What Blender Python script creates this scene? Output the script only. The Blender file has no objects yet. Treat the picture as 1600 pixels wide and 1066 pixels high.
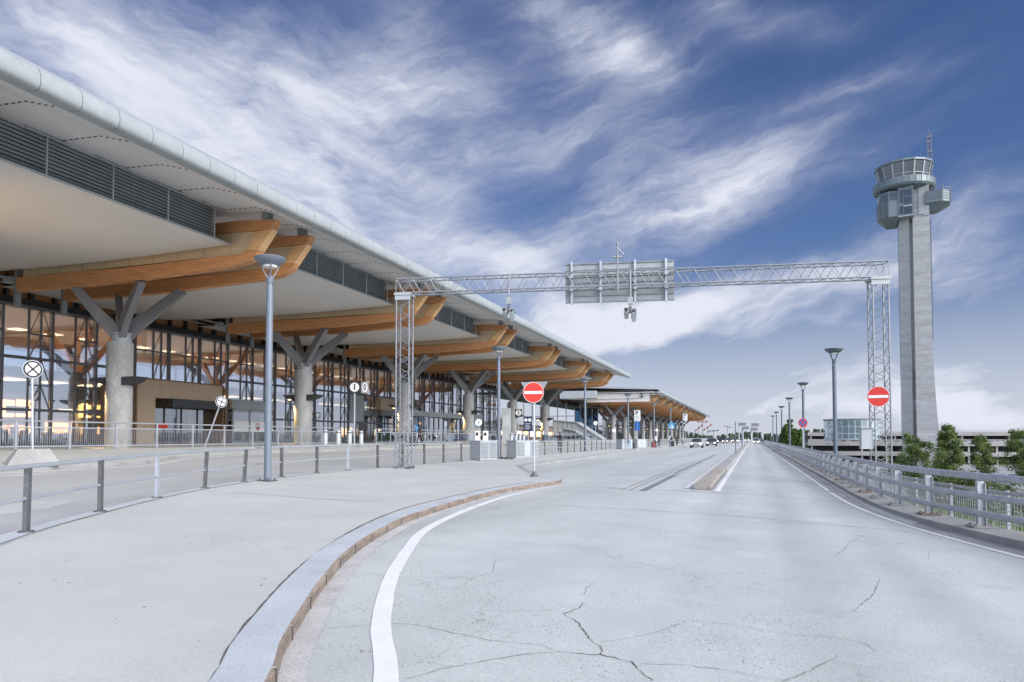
import bpy, bmesh, math, random
from mathutils import Vector, Matrix
random.seed(7)
C = bpy.context.scene.collection
SC = bpy.context.scene
PI = math.pi
# ------------------------------------------------------------------ camera model
F = 1100.; YAW = math.radians(18.87); PIT = math.radians(2.0); CX = 800.; CY = 684 - F*math.tan(PIT)
CAM = (0, 0, 1.66)
_sy, _cy = math.sin(YAW), math.cos(YAW); _sp, _cp = math.sin(PIT), math.cos(PIT)
RT = (_cy, _sy, 0); FW = (-_sy*_cp, _cy*_cp, _sp); UP = (_sy*_sp, -_cy*_sp, _cp)
def ray(px, py):
    a = (px-CX)/F; b = -(py-CY)/F
    return tuple(FW[i]+a*RT[i]+b*UP[i] for i in range(3))
TAB = [(-60, 1.12), (-26.5, 1.04), (-20, .58), (-14, .24), (-10, .14), (-2, .02), (0, -.03), (3.2, -.2), (6, -.3), (40, -.3)]
def zg(x):
    if x <= TAB[0][0]: return TAB[0][1]
    for (a, za), (b, zb) in zip(TAB, TAB[1:]):
        if x <= b: return za+(zb-za)*(x-a)/(b-a)
    return TAB[-1][1]
def G(px, py, dz=0):
    d = ray(px, py); lo, hi = .5, 3000.
    for _ in range(60):
        m = (lo+hi)/2
        if CAM[2]+m*d[2]-zg(m*d[0])-dz > 0: lo = m
        else: hi = m
    return (lo*d[0], lo*d[1], CAM[2]+lo*d[2])
def xy(l, dz=0): return [G(x, y, dz)[:2] for x, y in l]
KH = .12
FL = 1.24           # terminal floor
# ------------------------------------------------------------------ materials
def nd(nt, t, **k):
    n = nt.nodes.new(t)
    for a, v in k.items(): setattr(n, a, v)
    return n
def mat(name, col, rough=.6, metal=0., var=.12, scale=3., bump=0., bscale=40., spec=.5, emit=None, estr=0., stretch=(1, 1, 1), fine=.0, fscale=60., coat=0):
    m = bpy.data.materials.new(name); m.use_nodes = True; nt = m.node_tree
    b = nt.nodes['Principled BSDF']
    b.inputs['Roughness'].default_value = rough; b.inputs['Metallic'].default_value = metal
    b.inputs['Specular IOR Level'].default_value = spec
    if coat: b.inputs['Coat Weight'].default_value = coat
    g = nd(nt, 'ShaderNodeNewGeometry'); mp = nd(nt, 'ShaderNodeMapping'); mp.inputs['Scale'].default_value = stretch
    nt.links.new(g.outputs['Position'], mp.inputs['Vector'])
    n = nd(nt, 'ShaderNodeTexNoise'); n.inputs['Scale'].default_value = scale; n.inputs['Detail'].default_value = 6; n.inputs['Roughness'].default_value = .62
    nt.links.new(mp.outputs[0], n.inputs['Vector'])
    mr = nd(nt, 'ShaderNodeMapRange'); mr.inputs['From Min'].default_value = .25; mr.inputs['From Max'].default_value = .75
    mr.inputs['To Min'].default_value = 1-var; mr.inputs['To Max'].default_value = 1+var
    nt.links.new(n.outputs['Fac'], mr.inputs['Value'])
    mul = nd(nt, 'ShaderNodeVectorMath', operation='SCALE'); mul.inputs[0].default_value = col[:3]
    last = mr.outputs[0]
    if fine:
        n2 = nd(nt, 'ShaderNodeTexNoise'); n2.inputs['Scale'].default_value = fscale; n2.inputs['Detail'].default_value = 3
        nt.links.new(mp.outputs[0], n2.inputs['Vector'])
        r2 = nd(nt, 'ShaderNodeMapRange'); r2.inputs['From Min'].default_value = .3; r2.inputs['From Max'].default_value = .7
        r2.inputs['To Min'].default_value = 1-fine; r2.inputs['To Max'].default_value = 1+fine
        nt.links.new(n2.outputs['Fac'], r2.inputs['Value'])
        mm = nd(nt, 'ShaderNodeMath', operation='MULTIPLY'); nt.links.new(last, mm.inputs[0]); nt.links.new(r2.outputs[0], mm.inputs[1]); last = mm.outputs[0]
    nt.links.new(last, mul.inputs['Scale'])
    nt.links.new(mul.outputs[0], b.inputs['Base Color'])
    if bump:
        nb = nd(nt, 'ShaderNodeTexNoise'); nb.inputs['Scale'].default_value = bscale; nb.inputs['Detail'].default_value = 4
        nt.links.new(mp.outputs[0], nb.inputs['Vector'])
        bp = nd(nt, 'ShaderNodeBump'); bp.inputs['Strength'].default_value = bump; bp.inputs['Distance'].default_value = .02
        nt.links.new(nb.outputs['Fac'], bp.inputs['Height']); nt.links.new(bp.outputs[0], b.inputs['Normal'])
    if emit:
        b.inputs['Emission Color'].default_value = (*emit, 1); b.inputs['Emission Strength'].default_value = estr
    return m
def stripes(m, axis, period, width, dark, extra=None):
    """procedural joints: multiplies the base colour by `dark` on thin lines along one world axis"""
    nt = m.node_tree; b = nt.nodes['Principled BSDF']; src = b.inputs['Base Color'].links[0].from_socket
    g = nd(nt, 'ShaderNodeNewGeometry'); s = nd(nt, 'ShaderNodeSeparateXYZ'); nt.links.new(g.outputs['Position'], s.inputs[0])
    a = nd(nt, 'ShaderNodeMath', operation='DIVIDE'); nt.links.new(s.outputs[axis], a.inputs[0]); a.inputs[1].default_value = period
    f = nd(nt, 'ShaderNodeMath', operation='FRACT'); nt.links.new(a.outputs[0], f.inputs[0])
    l = nd(nt, 'ShaderNodeMath', operation='LESS_THAN'); nt.links.new(f.outputs[0], l.inputs[0]); l.inputs[1].default_value = width/period
    r = nd(nt, 'ShaderNodeMapRange'); nt.links.new(l.outputs[0], r.inputs['Value']); r.inputs['To Min'].default_value = 1; r.inputs['To Max'].default_value = dark
    v = nd(nt, 'ShaderNodeVectorMath', operation='SCALE'); nt.links.new(src, v.inputs[0]); nt.links.new(r.outputs[0], v.inputs['Scale'])
    nt.links.new(v.outputs[0], b.inputs['Base Color'])
    return m
def wood(name, col, var=.2):
    return mat(name, col, .55, 0, var*1.25, 2.4, stretch=(.3, 1, 8), fine=.14, fscale=7)
def glassmat(name, tint, refl=.4, rough=.02):
    m = bpy.data.materials.new(name); m.use_nodes = True; nt = m.node_tree; nt.nodes.clear()
    o = nd(nt, 'ShaderNodeOutputMaterial'); mx = nd(nt, 'ShaderNodeMixShader'); t = nd(nt, 'ShaderNodeBsdfTransparent'); g = nd(nt, 'ShaderNodeBsdfGlossy')
    t.inputs['Color'].default_value = (*tint, 1); g.inputs['Roughness'].default_value = rough; g.inputs['Color'].default_value = (.92, .95, 1, 1)
    lw = nd(nt, 'ShaderNodeLayerWeight'); lw.inputs['Blend'].default_value = .5
    r = nd(nt, 'ShaderNodeMapRange'); nt.links.new(lw.outputs['Facing'], r.inputs['Value']); r.inputs['To Min'].default_value = refl; r.inputs['To Max'].default_value = 1
    nt.links.new(r.outputs[0], mx.inputs[0]); nt.links.new(t.outputs[0], mx.inputs[1]); nt.links.new(g.outputs[0], mx.inputs[2]); nt.links.new(mx.outputs[0], o.inputs['Surface'])
    # slight panel waviness in the reflections
    ge = nd(nt, 'ShaderNodeNewGeometry'); n = nd(nt, 'ShaderNodeTexNoise'); n.inputs['Scale'].default_value = .55; n.inputs['Detail'].default_value = 1
    nt.links.new(ge.outputs['Position'], n.inputs['Vector']); bp = nd(nt, 'ShaderNodeBump'); bp.inputs['Strength'].default_value = .12; bp.inputs['Distance'].default_value = .05
    nt.links.new(n.outputs['Fac'], bp.inputs['Height']); nt.links.new(bp.outputs[0], g.inputs['Normal'])
    return m
M = {}
def setup_mats():
    M['conc'] = mat('pale_concrete', (.445, .468, .455), .75, 0, .10, .35, .25, 60, fine=.10, fscale=35)
    M['island'] = mat('island_concrete', (.425, .435, .42), .8, 0, .10, .5, .25, 60, fine=.08, fscale=45)
    M['granite'] = mat('blue_grey_granite', (.42, .455, .48), .6, 0, .16, 1.2, .3, 80, fine=.26, fscale=110)
    M['rust'] = mat('rust_stained_kerb_face', (.23, .185, .15), .85, 0, .55, 2.2, .6, 30, stretch=(1, 1, 5), fine=.3, fscale=40)
    M['gutter'] = mat('gutter_concrete', (.43, .42, .41), .85, 0, .2, 2.5, .5, 60, fine=.2, fscale=60)
    M['kerbc'] = mat('weathered_kerb_concrete', (.30, .30, .295), .85, 0, .25, 1.2, .4, 50, fine=.2, fscale=50)
    M['shoulder'] = mat('shoulder_asphalt', (.26, .26, .265), .85, 0, .15, .8, .4, 90, fine=.2, fscale=90)
    M['lane'] = mat('left_lane_asphalt', (.36, .365, .365), .8, 0, .12, .5, .3, 70, fine=.12, fscale=60, stretch=(1, .12, 1))
    M['white'] = mat('white_road_paint', (.66, .66, .655), .7, 0, .06, 2, .2, 60, fine=.07, fscale=50)
    M['crack'] = mat('crack_filler', (.10, .09, .085), .9, 0, .3, 8)
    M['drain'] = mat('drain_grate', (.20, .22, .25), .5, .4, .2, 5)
    M['galv'] = mat('galvanised_steel', (.50, .53, .57), .42, .55, .14, 3, fine=.1, fscale=30)
    M['galvd'] = mat('weathered_steel', (.125, .125, .13), .6, .35, .3, 4, fine=.2, fscale=25)
    M['lamp'] = mat('lamp_post_paint', (.155, .185, .23), .45, .1, .1, 2)
    M['lampd'] = mat('dark_lamp_paint', (.11, .14, .18), .45, .1, .1, 2)
    M['alu'] = mat('aluminium_cladding', (.34, .37, .38), .5, .1, .10, .8, fine=.04, fscale=5)
    M['soffit'] = stripes(mat('white_slatted_soffit', (.74, .735, .72), .7, 0, .05, .6), 0, .16, .035, .45)
    M['roof'] = mat('roof_sheet', (.35, .37, .39), .5, .3, .1, .4)
    M['louvre'] = mat('slate_louvre', (.23, .265, .285), .5, .2, .12, 1.5)
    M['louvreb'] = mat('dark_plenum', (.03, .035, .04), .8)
    M['memb'] = mat('pale_ceiling_membrane', (.66, .64, .61), .8, 0, .05, .25)
    M['wood'] = wood('orange_glulam', (.54, .255, .105), .28)
    M['woodl'] = wood('pale_glulam_end', (.66, .40, .19), .15)
    M['ply'] = stripes(mat('tan_plywood_panel', (.58, .44, .28), .6, 0, .12, 1.2, stretch=(.4, 1, 5)), 0, 1.45, .025, .35)
    M['steel'] = mat('grey_painted_steel', (.20, .20, .205), .5, .25, .12, 2.5)
    M['dsteel'] = mat('dark_steel', (.05, .055, .06), .5, .3, .15, 2)
    M['black'] = mat('black_band', (.012, .012, .014), .6)
    M['frame'] = mat('grey_window_frame', (.135, .135, .15), .45, .3, .08, 2)
    M['column'] = mat('cast_concrete', (.34, .34, .335), .8, 0, .28, 1.6, .3, 30, stretch=(1, 1, .45), fine=.14, fscale=14)
    M['glass'] = glassmat('facade_glass', (.84, .86, .88), .26)
    M['gdoor'] = glassmat('door_glass', (.40, .47, .48), .10)
    M['gfence'] = glassmat('fence_glass', (.72, .78, .80), .02)
    M['blueg'] = glassmat('blue_glass', (.25, .42, .55), .10)
    M['inwall'] = mat('interior_wall', (.26, .21, .17), .8, 0, .3, .4)
    M['infloor'] = mat('interior_floor', (.22, .20, .18), .4)
    M['inlight'] = mat('interior_pale', (.55, .52, .48), .7)
    M['shop'] = mat('lit_shop', (.6, .3, .08), .6, 0, .45, 2.2, emit=(1, .48, .13), estr=3.4)
    M['shop2'] = mat('lit_shop_pale', (.7, .6, .4), .6, emit=(1, .78, .45), estr=3.8)
    M['counter'] = mat('lit_counter', (.4, .25, .12), .6, 0, .7, 2.5, emit=(1, .5, .2), estr=2.0)
    M['blockm'] = mat('stained_block_concrete', (.33, .305, .27), .85, 0, .4, 2.2, .4, 40, fine=.25, fscale=40)
    M['inlamp'] = mat('hall_light', (.9, .8, .6), .5, emit=(1, .78, .5), estr=2.0)
    M['gantry'] = mat('gantry_steel', (.27, .285, .31), .5, .4, .15, 3)
    M['rail'] = mat('guardrail_steel', (.39, .41, .445), .5, .35, .18, 2.5, fine=.12, fscale=20)
    M['mortar'] = mat('pale_mortar', (.52, .52, .51), .9, 0, .1, 5)
    M['dullred'] = mat('faded_red', (.36, .085, .07), .6, 0, .15, 4)
    M['drum'] = mat('drum_cladding', (.42, .50, .51), .35, 0, .1, .3)
    M['red'] = mat('red_sign', (.66, .045, .03), .45, 0, .06, 4)
    M['wsign'] = mat('white_sign', (.80, .80, .80), .5, 0, .05, 4)
    M['sback'] = mat('sign_back_grey', (.36, .39, .395), .5, .25, .12, 3)
    M['blk'] = mat('black_sign', (.02, .02, .024), .5)
    M['bsign'] = mat('blue_sign', (.02, .13, .40), .45)
    M['nsign'] = mat('navy_sign', (.012, .03, .10), .45)
    M['lbsign'] = mat('light_blue_sign', (.03, .32, .62), .45)
    M['cab'] = mat('cabinet_grey', (.42, .45, .475), .5, .1, .08, 2)
    M['wcladding'] = stripes(mat('tan_wood_cladding', (.43, .325, .22), .6, 0, .10, 1.0, stretch=(1, 6, .3)), 1, .35, .02, .8)
    M['brown'] = mat('brown_panel', (.17, .09, .045), .6, 0, .15, 2)
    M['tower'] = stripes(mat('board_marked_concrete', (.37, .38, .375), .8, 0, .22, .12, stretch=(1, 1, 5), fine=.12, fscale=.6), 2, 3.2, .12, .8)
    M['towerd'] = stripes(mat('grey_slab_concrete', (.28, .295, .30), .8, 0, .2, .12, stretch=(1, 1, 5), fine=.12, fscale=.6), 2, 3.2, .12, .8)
    M['tmetal'] = mat('tower_metal', (.145, .185, .20), .45, .35, .1, .3)
    M['tglass'] = mat('tower_dark_glass', (.035, .05, .065), .12, 0, .4, .3, spec=.8)
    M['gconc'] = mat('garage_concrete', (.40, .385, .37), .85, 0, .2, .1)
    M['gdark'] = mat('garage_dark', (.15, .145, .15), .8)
    M['fol'] = [leafmat('birch_leaf_a', (.16, .22, .075)), leafmat('birch_leaf_b', (.22, .27, .10)), leafmat('birch_leaf_c', (.10, .15, .055))]
    M['folp'] = [leafmat('poplar_leaf_a', (.09, .16, .045)), leafmat('poplar_leaf_b', (.13, .21, .055)), leafmat('poplar_leaf_c', (.06, .11, .035))]
    M['bark'] = mat('bark', (.20, .17, .14), .9, 0, .4, 6, .5, 20)
    M['grass'] = mat('grass', (.11, .17, .04), .9, 0, .4, .8, .8, 30, fine=.4, fscale=18)
    M['earth'] = mat('airfield_ground', (.115, .135, .085), .95, 0, .35, .05, fine=.2, fscale=1)
    M['tyre'] = mat('tyre', (.02, .02, .02), .8)
    M['rim'] = mat('rim', (.45, .45, .46), .35, .8)
    M['cglass'] = mat('car_glass', (.16, .18, .20), .08, .75, .1, 1, spec=.8)
    M['hlamp'] = mat('headlight', (.9, .9, .85), .2, emit=(1, .90, .72), estr=6)
    M['plate'] = mat('plate', (.75, .75, .75), .5)
    M['skin'] = mat('skin', (.55, .34, .25), .6)
    M['diff'] = mat('lamp_diffuser', (.78, .78, .76), .5)
    M['bulb'] = mat('warm_lamp', (1, .8, .5), .4, emit=(1, .62, .22), estr=5)
    M['forest'] = mat('far_forest', (.045, .07, .045), .95, 0, .4, .1)
def leafmat(name, col):
    m = mat(name, col, .6, 0, .35, 1.7, spec=.25); nt = m.node_tree; b = nt.nodes['Principled BSDF']; o = [n for n in nt.nodes if n.type == 'OUTPUT_MATERIAL'][0]
    t = nd(nt, 'ShaderNodeBsdfTranslucent'); mx = nd(nt, 'ShaderNodeMixShader'); mx.inputs[0].default_value = .4
    nt.links.new(b.inputs['Base Color'].links[0].from_socket, t.inputs['Color']); nt.links.new(b.outputs[0], mx.inputs[1]); nt.links.new(t.outputs[0], mx.inputs[2]); nt.links.new(mx.outputs[0], o.inputs['Surface'])
    return m
# ------------------------------------------------------------------ mesh builder
class MB:
    def __init__(s): s.v = []; s.f = []; s.m = []
    def add(s, vs, fs, mi=0):
        o = len(s.v); s.v += [tuple(p) for p in vs]
        for f in fs: s.f.append([i+o for i in f]); s.m.append(mi)
        return s
    def box(s, c, d, mi=0, rz=0, mx=None):
        x, y, z = d[0]/2, d[1]/2, d[2]/2
        vs = [Vector((a*x, b*y, e*z)) for e in (-1, 1) for b in (-1, 1) for a in (-1, 1)]
        if mx is not None: vs = [mx @ v for v in vs]
        elif rz: R = Matrix.Rotation(rz, 3, 'Z'); vs = [R @ v for v in vs]
        vs = [v+Vector(c) for v in vs]
        return s.add(vs, [(0, 2, 3, 1), (4, 5, 7, 6), (0, 1, 5, 4), (2, 6, 7, 3), (0, 4, 6, 2), (1, 3, 7, 5)], mi)
    def bx(s, x0, x1, y0, y1, z0, z1, mi=0): return s.box(((x0+x1)/2, (y0+y1)/2, (z0+z1)/2), (x1-x0, y1-y0, z1-z0), mi)
    def beam(s, a, b, w, h=None, mi=0, up=(0, 0, 1), w2=None, h2=None):
        h = h or w; w2 = w2 or w; h2 = h2 or h
        a, b = Vector(a), Vector(b); d = (b-a).normalized(); u = Vector(up)
        if abs(d.dot(u)) > .99: u = Vector((1, 0, 0))
        sd = d.cross(u).normalized(); u = sd.cross(d)
        vs = []
        for p, ww, hh in ((a, w, h), (b, w2, h2)):
            for i, j in ((-1, -1), (1, -1), (1, 1), (-1, 1)): vs.append(p+sd*(i*ww/2)+u*(j*hh/2))
        return s.add(vs, [(3, 2, 1, 0), (4, 5, 6, 7), (0, 1, 5, 4), (1, 2, 6, 5), (2, 3, 7, 6), (3, 0, 4, 7)], mi)
    def tube(s, pts, r, n=8, mi=0, cap=True):
        pts = [Vector(p) for p in pts]; rs = r if isinstance(r, (list, tuple)) else [r]*len(pts)
        o = len(s.v); k = len(pts); prev = None
        for i, p in enumerate(pts):
            d = (pts[min(i+1, k-1)]-pts[max(i-1, 0)]).normalized()
            u = prev if prev is not None else (Vector((0, 0, 1)) if abs(d.z) < .9 else Vector((1, 0, 0)))
            sd = d.cross(u).normalized(); u = sd.cross(d).normalized(); prev = u
            for j in range(n):
                t = 2*PI*j/n; s.v.append(tuple(p+(sd*math.cos(t)+u*math.sin(t))*rs[i]))
        for i in range(k-1):
            for j in range(n):
                a = o+i*n+j; b = o+i*n+(j+1) % n; s.f.append([a, b, b+n, a+n]); s.m.append(mi)
        if cap:
            s.f.append([o+j for j in range(n)][::-1]); s.m.append(mi); s.f.append([o+(k-1)*n+j for j in range(n)]); s.m.append(mi)
        return s
    def lathe(s, prof, c=(0, 0, 0), n=20, mi=0, mx=None):
        o = len(s.v); c = Vector(c)
        for r, z in prof:
            for j in range(n):
                t = 2*PI*j/n; p = Vector((r*math.cos(t), r*math.sin(t), z))
                if mx is not None: p = mx @ p
                s.v.append(tuple(p+c))
        for i in range(len(prof)-1):
            for j in range(n):
                a = o+i*n+j; b = o+i*n+(j+1) % n; s.f.append([a, b, b+n, a+n]); s.m.append(mi)
        s.f.append([o+j for j in range(n)][::-1]); s.m.append(mi); s.f.append([o+(len(prof)-1)*n+j for j in range(n)]); s.m.append(mi)
        return s
    def prism(s, poly, ax, t0, t1, mi=0):
        """polygon in the plane across axis ax ('x','y','z') extruded t0..t1"""
        def P(p, t): return {'y': (p[0], t, p[1]), 'x': (t, p[0], p[1]), 'z': (p[0], p[1], t)}[ax]
        n = len(poly); vs = [P(p, t0) for p in poly]+[P(p, t1) for p in poly]
        fs = [list(range(n)), list(range(2*n-1, n-1, -1))]+[(i, i+n, (i+1) % n+n, (i+1) % n) for i in range(n)]
        return s.add(vs, fs, mi)
    def strip(s, A, B, mi=0):
        n = len(A); return s.add(list(A)+list(B), [(i, i+1, n+i+1, n+i) for i in range(n-1)], mi)
    def disc(s, c, r, th, nrm, n=28, mi=0, r2=None):
        """a short solid disc (thickness th) facing along nrm"""
        q = Vector(nrm).to_track_quat('Z', 'Y').to_matrix()
        return s.lathe([(r2 or r, -th/2), (r, th/2)], c, n, mi, q)
    def build(s, name, mats, parent=None, smooth=False, fix=True, sub=0):
        me = bpy.data.meshes.new(name); L = Vector((0, 0, 0)); p = parent
        while p is not None: L += p.location; p = p.parent
        me.from_pydata([(v[0]-L[0], v[1]-L[1], v[2]-L[2]) for v in s.v], [], s.f)
        for m in (mats if isinstance(mats, (list, tuple)) else [mats]): me.materials.append(m)
        me.polygons.foreach_set('material_index', s.m)
        if fix:
            bm = bmesh.new(); bm.from_mesh(me); bmesh.ops.recalc_face_normals(bm, faces=bm.faces); bm.to_mesh(me); bm.free()
        if smooth:
            me.polygons.foreach_set('use_smooth', [True]*len(me.polygons))
            try: me.set_sharp_from_angle(angle=math.radians(40))
            except Exception: pass
        o = bpy.data.objects.new(name, me); C.objects.link(o)
        if parent is not None: o.parent = parent
        if sub:
            sm = o.modifiers.new('sub', 'SUBSURF'); sm.levels = sub; sm.render_levels = sub
        return o
def tag(o, label=None, cat=None, group=None, kind=None):
    if label: o['label'] = label
    if cat: o['category'] = cat
    if group: o['group'] = group
    if kind: o['kind'] = kind
    return o
def thing(name, label, cat, loc=(0, 0, 0), group=None, rz=0):
    o = bpy.data.objects.new(name, None); C.objects.link(o); o.location = loc; o.rotation_euler = (0, 0, rz); o.empty_display_size = .3
    return tag(o, label, cat, group)
def dup(o, parent=None):
    c = o.copy(); C.objects.link(c); c.parent = parent
    for ch in o.children: dup(ch, c)
    return c
def placed(o, loc, rz=0, label=None, group=None):
    c = dup(o); c.location = loc; c.rotation_euler = (0, 0, rz)
    if label: c['label'] = label
    if group: c['group'] = group
    return c
def struct(mb, name, m, **k): return tag(mb.build(name, m, **k), kind='structure')
def catmull(P, n=8, closed=False):
    out = []
    P = [Vector(p) for p in P]
    for i in range(len(P)-1):
        a = P[i-1] if i else P[0]*2-P[1]; b = P[i]; c = P[i+1]; d = P[i+2] if i+2 < len(P) else P[-1]*2-P[-2]
        for j in range(n):
            t = j/n; out.append(.5*((2*b)+(c-a)*t+(2*a-5*b+4*c-d)*t*t+(3*b-a-3*c+d)*t**3))
    out.append(P[-1]); return out
def resample(P, step):
    P = [Vector(p) for p in P]; out = [P[0]]; acc = 0
    for a, b in zip(P, P[1:]):
        L = (b-a).length
        if L == 0: continue
        t = step-acc
        while t <= L: out.append(a+(b-a)*(t/L)); t += step
        acc = (acc+L) % step if L+acc >= step else acc+L
    return out
def interp(P, y):
    """x at a given y on a polyline sorted by y"""
    if y <= P[0][1]: return P[0][0]
    for a, b in zip(P, P[1:]):
        if y <= b[1]: return a[0]+(b[0]-a[0])*(y-a[1])/(b[1]-a[1]+1e-9)
    return P[-1][0]
def text(mb_name, s, size, mx, m, parent, th=.004):
    cu = bpy.data.curves.new(mb_name, 'FONT'); cu.body = s; cu.size = size; cu.align_x = 'CENTER'; cu.align_y = 'CENTER'; cu.extrude = th; cu.offset = size*.022
    t = bpy.data.objects.new('tmp', cu); C.objects.link(t)
    dg = bpy.context.evaluated_depsgraph_get(); me = bpy.data.meshes.new_from_object(t.evaluated_get(dg)); bpy.data.objects.remove(t)
    me.transform(mx); me.materials.clear(); me.materials.append(m); me.name = mb_name
    o = bpy.data.objects.new(mb_name, me); C.objects.link(o); o.parent = parent
    return o
setup_mats()
exec_order = []
# ------------------------------------------------------------------ ground, road, pavements
RAILX = [(9.2, 6.0), (7.4, 8.2), (6.0, 10.3), (5.05, 12.6), (4.35, 14.8), (3.80, 17.0), (3.46, 19.2), (3.27, 21.6), (3.2, 24.5), (3.2, 60), (3.2, 900)]   # centre line of the guardrail
def railx(y):
    return interp(RAILX_S, y)
RAILX_S = [tuple(p) for p in catmull([Vector((a, b)) for a, b in RAILX[:-2]], 6)]+[(3.2, 60), (3.2, 900)]
# island edges digitised from the photograph through the ground surface
K_OUT = [(-1.2, -6), (-1.45, -1), (-2.05, 2.0)]+xy([(423.6, 1057.6), (442, 1004), (471, 954.5), (504, 905), (545, 859.6), (595, 826.6), (652, 801), (756, 771)], KH)+[(-6.62, 20.2), (-6.2, 23.2)]
K_IN = [(-1.6, -6), (-1.85, -1), (-2.42, 2.0)]+xy([(335, 1057.6), (364, 1004), (411, 946), (471, 884), (537, 837), (595, 808)], KH)+[(-6.9, 14.0), (-7.1, 18.4), (-6.9, 22.2)]
K_OUT_S = [tuple(p) for p in catmull([Vector(p) for p in K_OUT], 5)]
TIP = [(-6.2, 23.2), (-6.35, 24.0), (-6.9, 24.9), (-7.6, 25.7), (-9.2, 29.3), (-10.7, 32.9), (-11.0, 35.5), (-11.15, 45), (-11.6, 60), (-11.7, 110), (-11.7, 900)]
I_R = K_OUT_S+TIP[1:]
I_L = [(-4.6, -6), (-6.3, 0), (-8.4, 4.6)]+[(x-.22, y) for x, y in [(-10.16, 7.56), (-11.38, 9.86), (-12.55, 12.31), (-13.49, 14.78), (-14.12, 17.03), (-14.53, 19.31), (-14.75, 22), (-14.8, 26), (-14.9, 32)]]+[(-15.1, 60), (-15.1, 900)]
I_L = [tuple(p) for p in catmull([Vector(p) for p in I_L[:-2]], 4)]+I_L[-2:]
T_K = [(-20.9, -30), (-21.0, 14.9), (-21.1, 18.9), (-21.4, 20.4), (-22.1, 21.8), (-22.95, 23.6), (-23.5, 26.2), (-23.7, 30), (-23.6, 60), (-23.6, 900)]
def ys(a, b): 
    l = []; y = a
    while y < b: l.append(y); y += .4 if y < 40 else 2 if y < 120 else 15 if y < 300 else 100
    return l+[b]
def sheet(name, m, ya, yb, xl, xr, dz, n=10, kind='structure', extra=()):
    mb = MB(); Y = ys(ya, yb); rows = []
    for y in Y:
        a, b = xl(y), xr(y)
        xs = [a+(b-a)*i/n for i in range(n+1)]
        rows.append([(x, y, zg(x)+dz) for x in xs])
    k = n+1
    vs = [p for r in rows for p in r]
    mb.add(vs, [(i*k+j, i*k+j+1, (i+1)*k+j+1, (i+1)*k+j) for i in range(len(Y)-1) for j in range(n)])
    return struct(mb, name, m, smooth=False)
iR = lambda y: interp(I_R, y); iL = lambda y: interp(I_L, y); tK = lambda y: interp(T_K, y)
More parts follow.
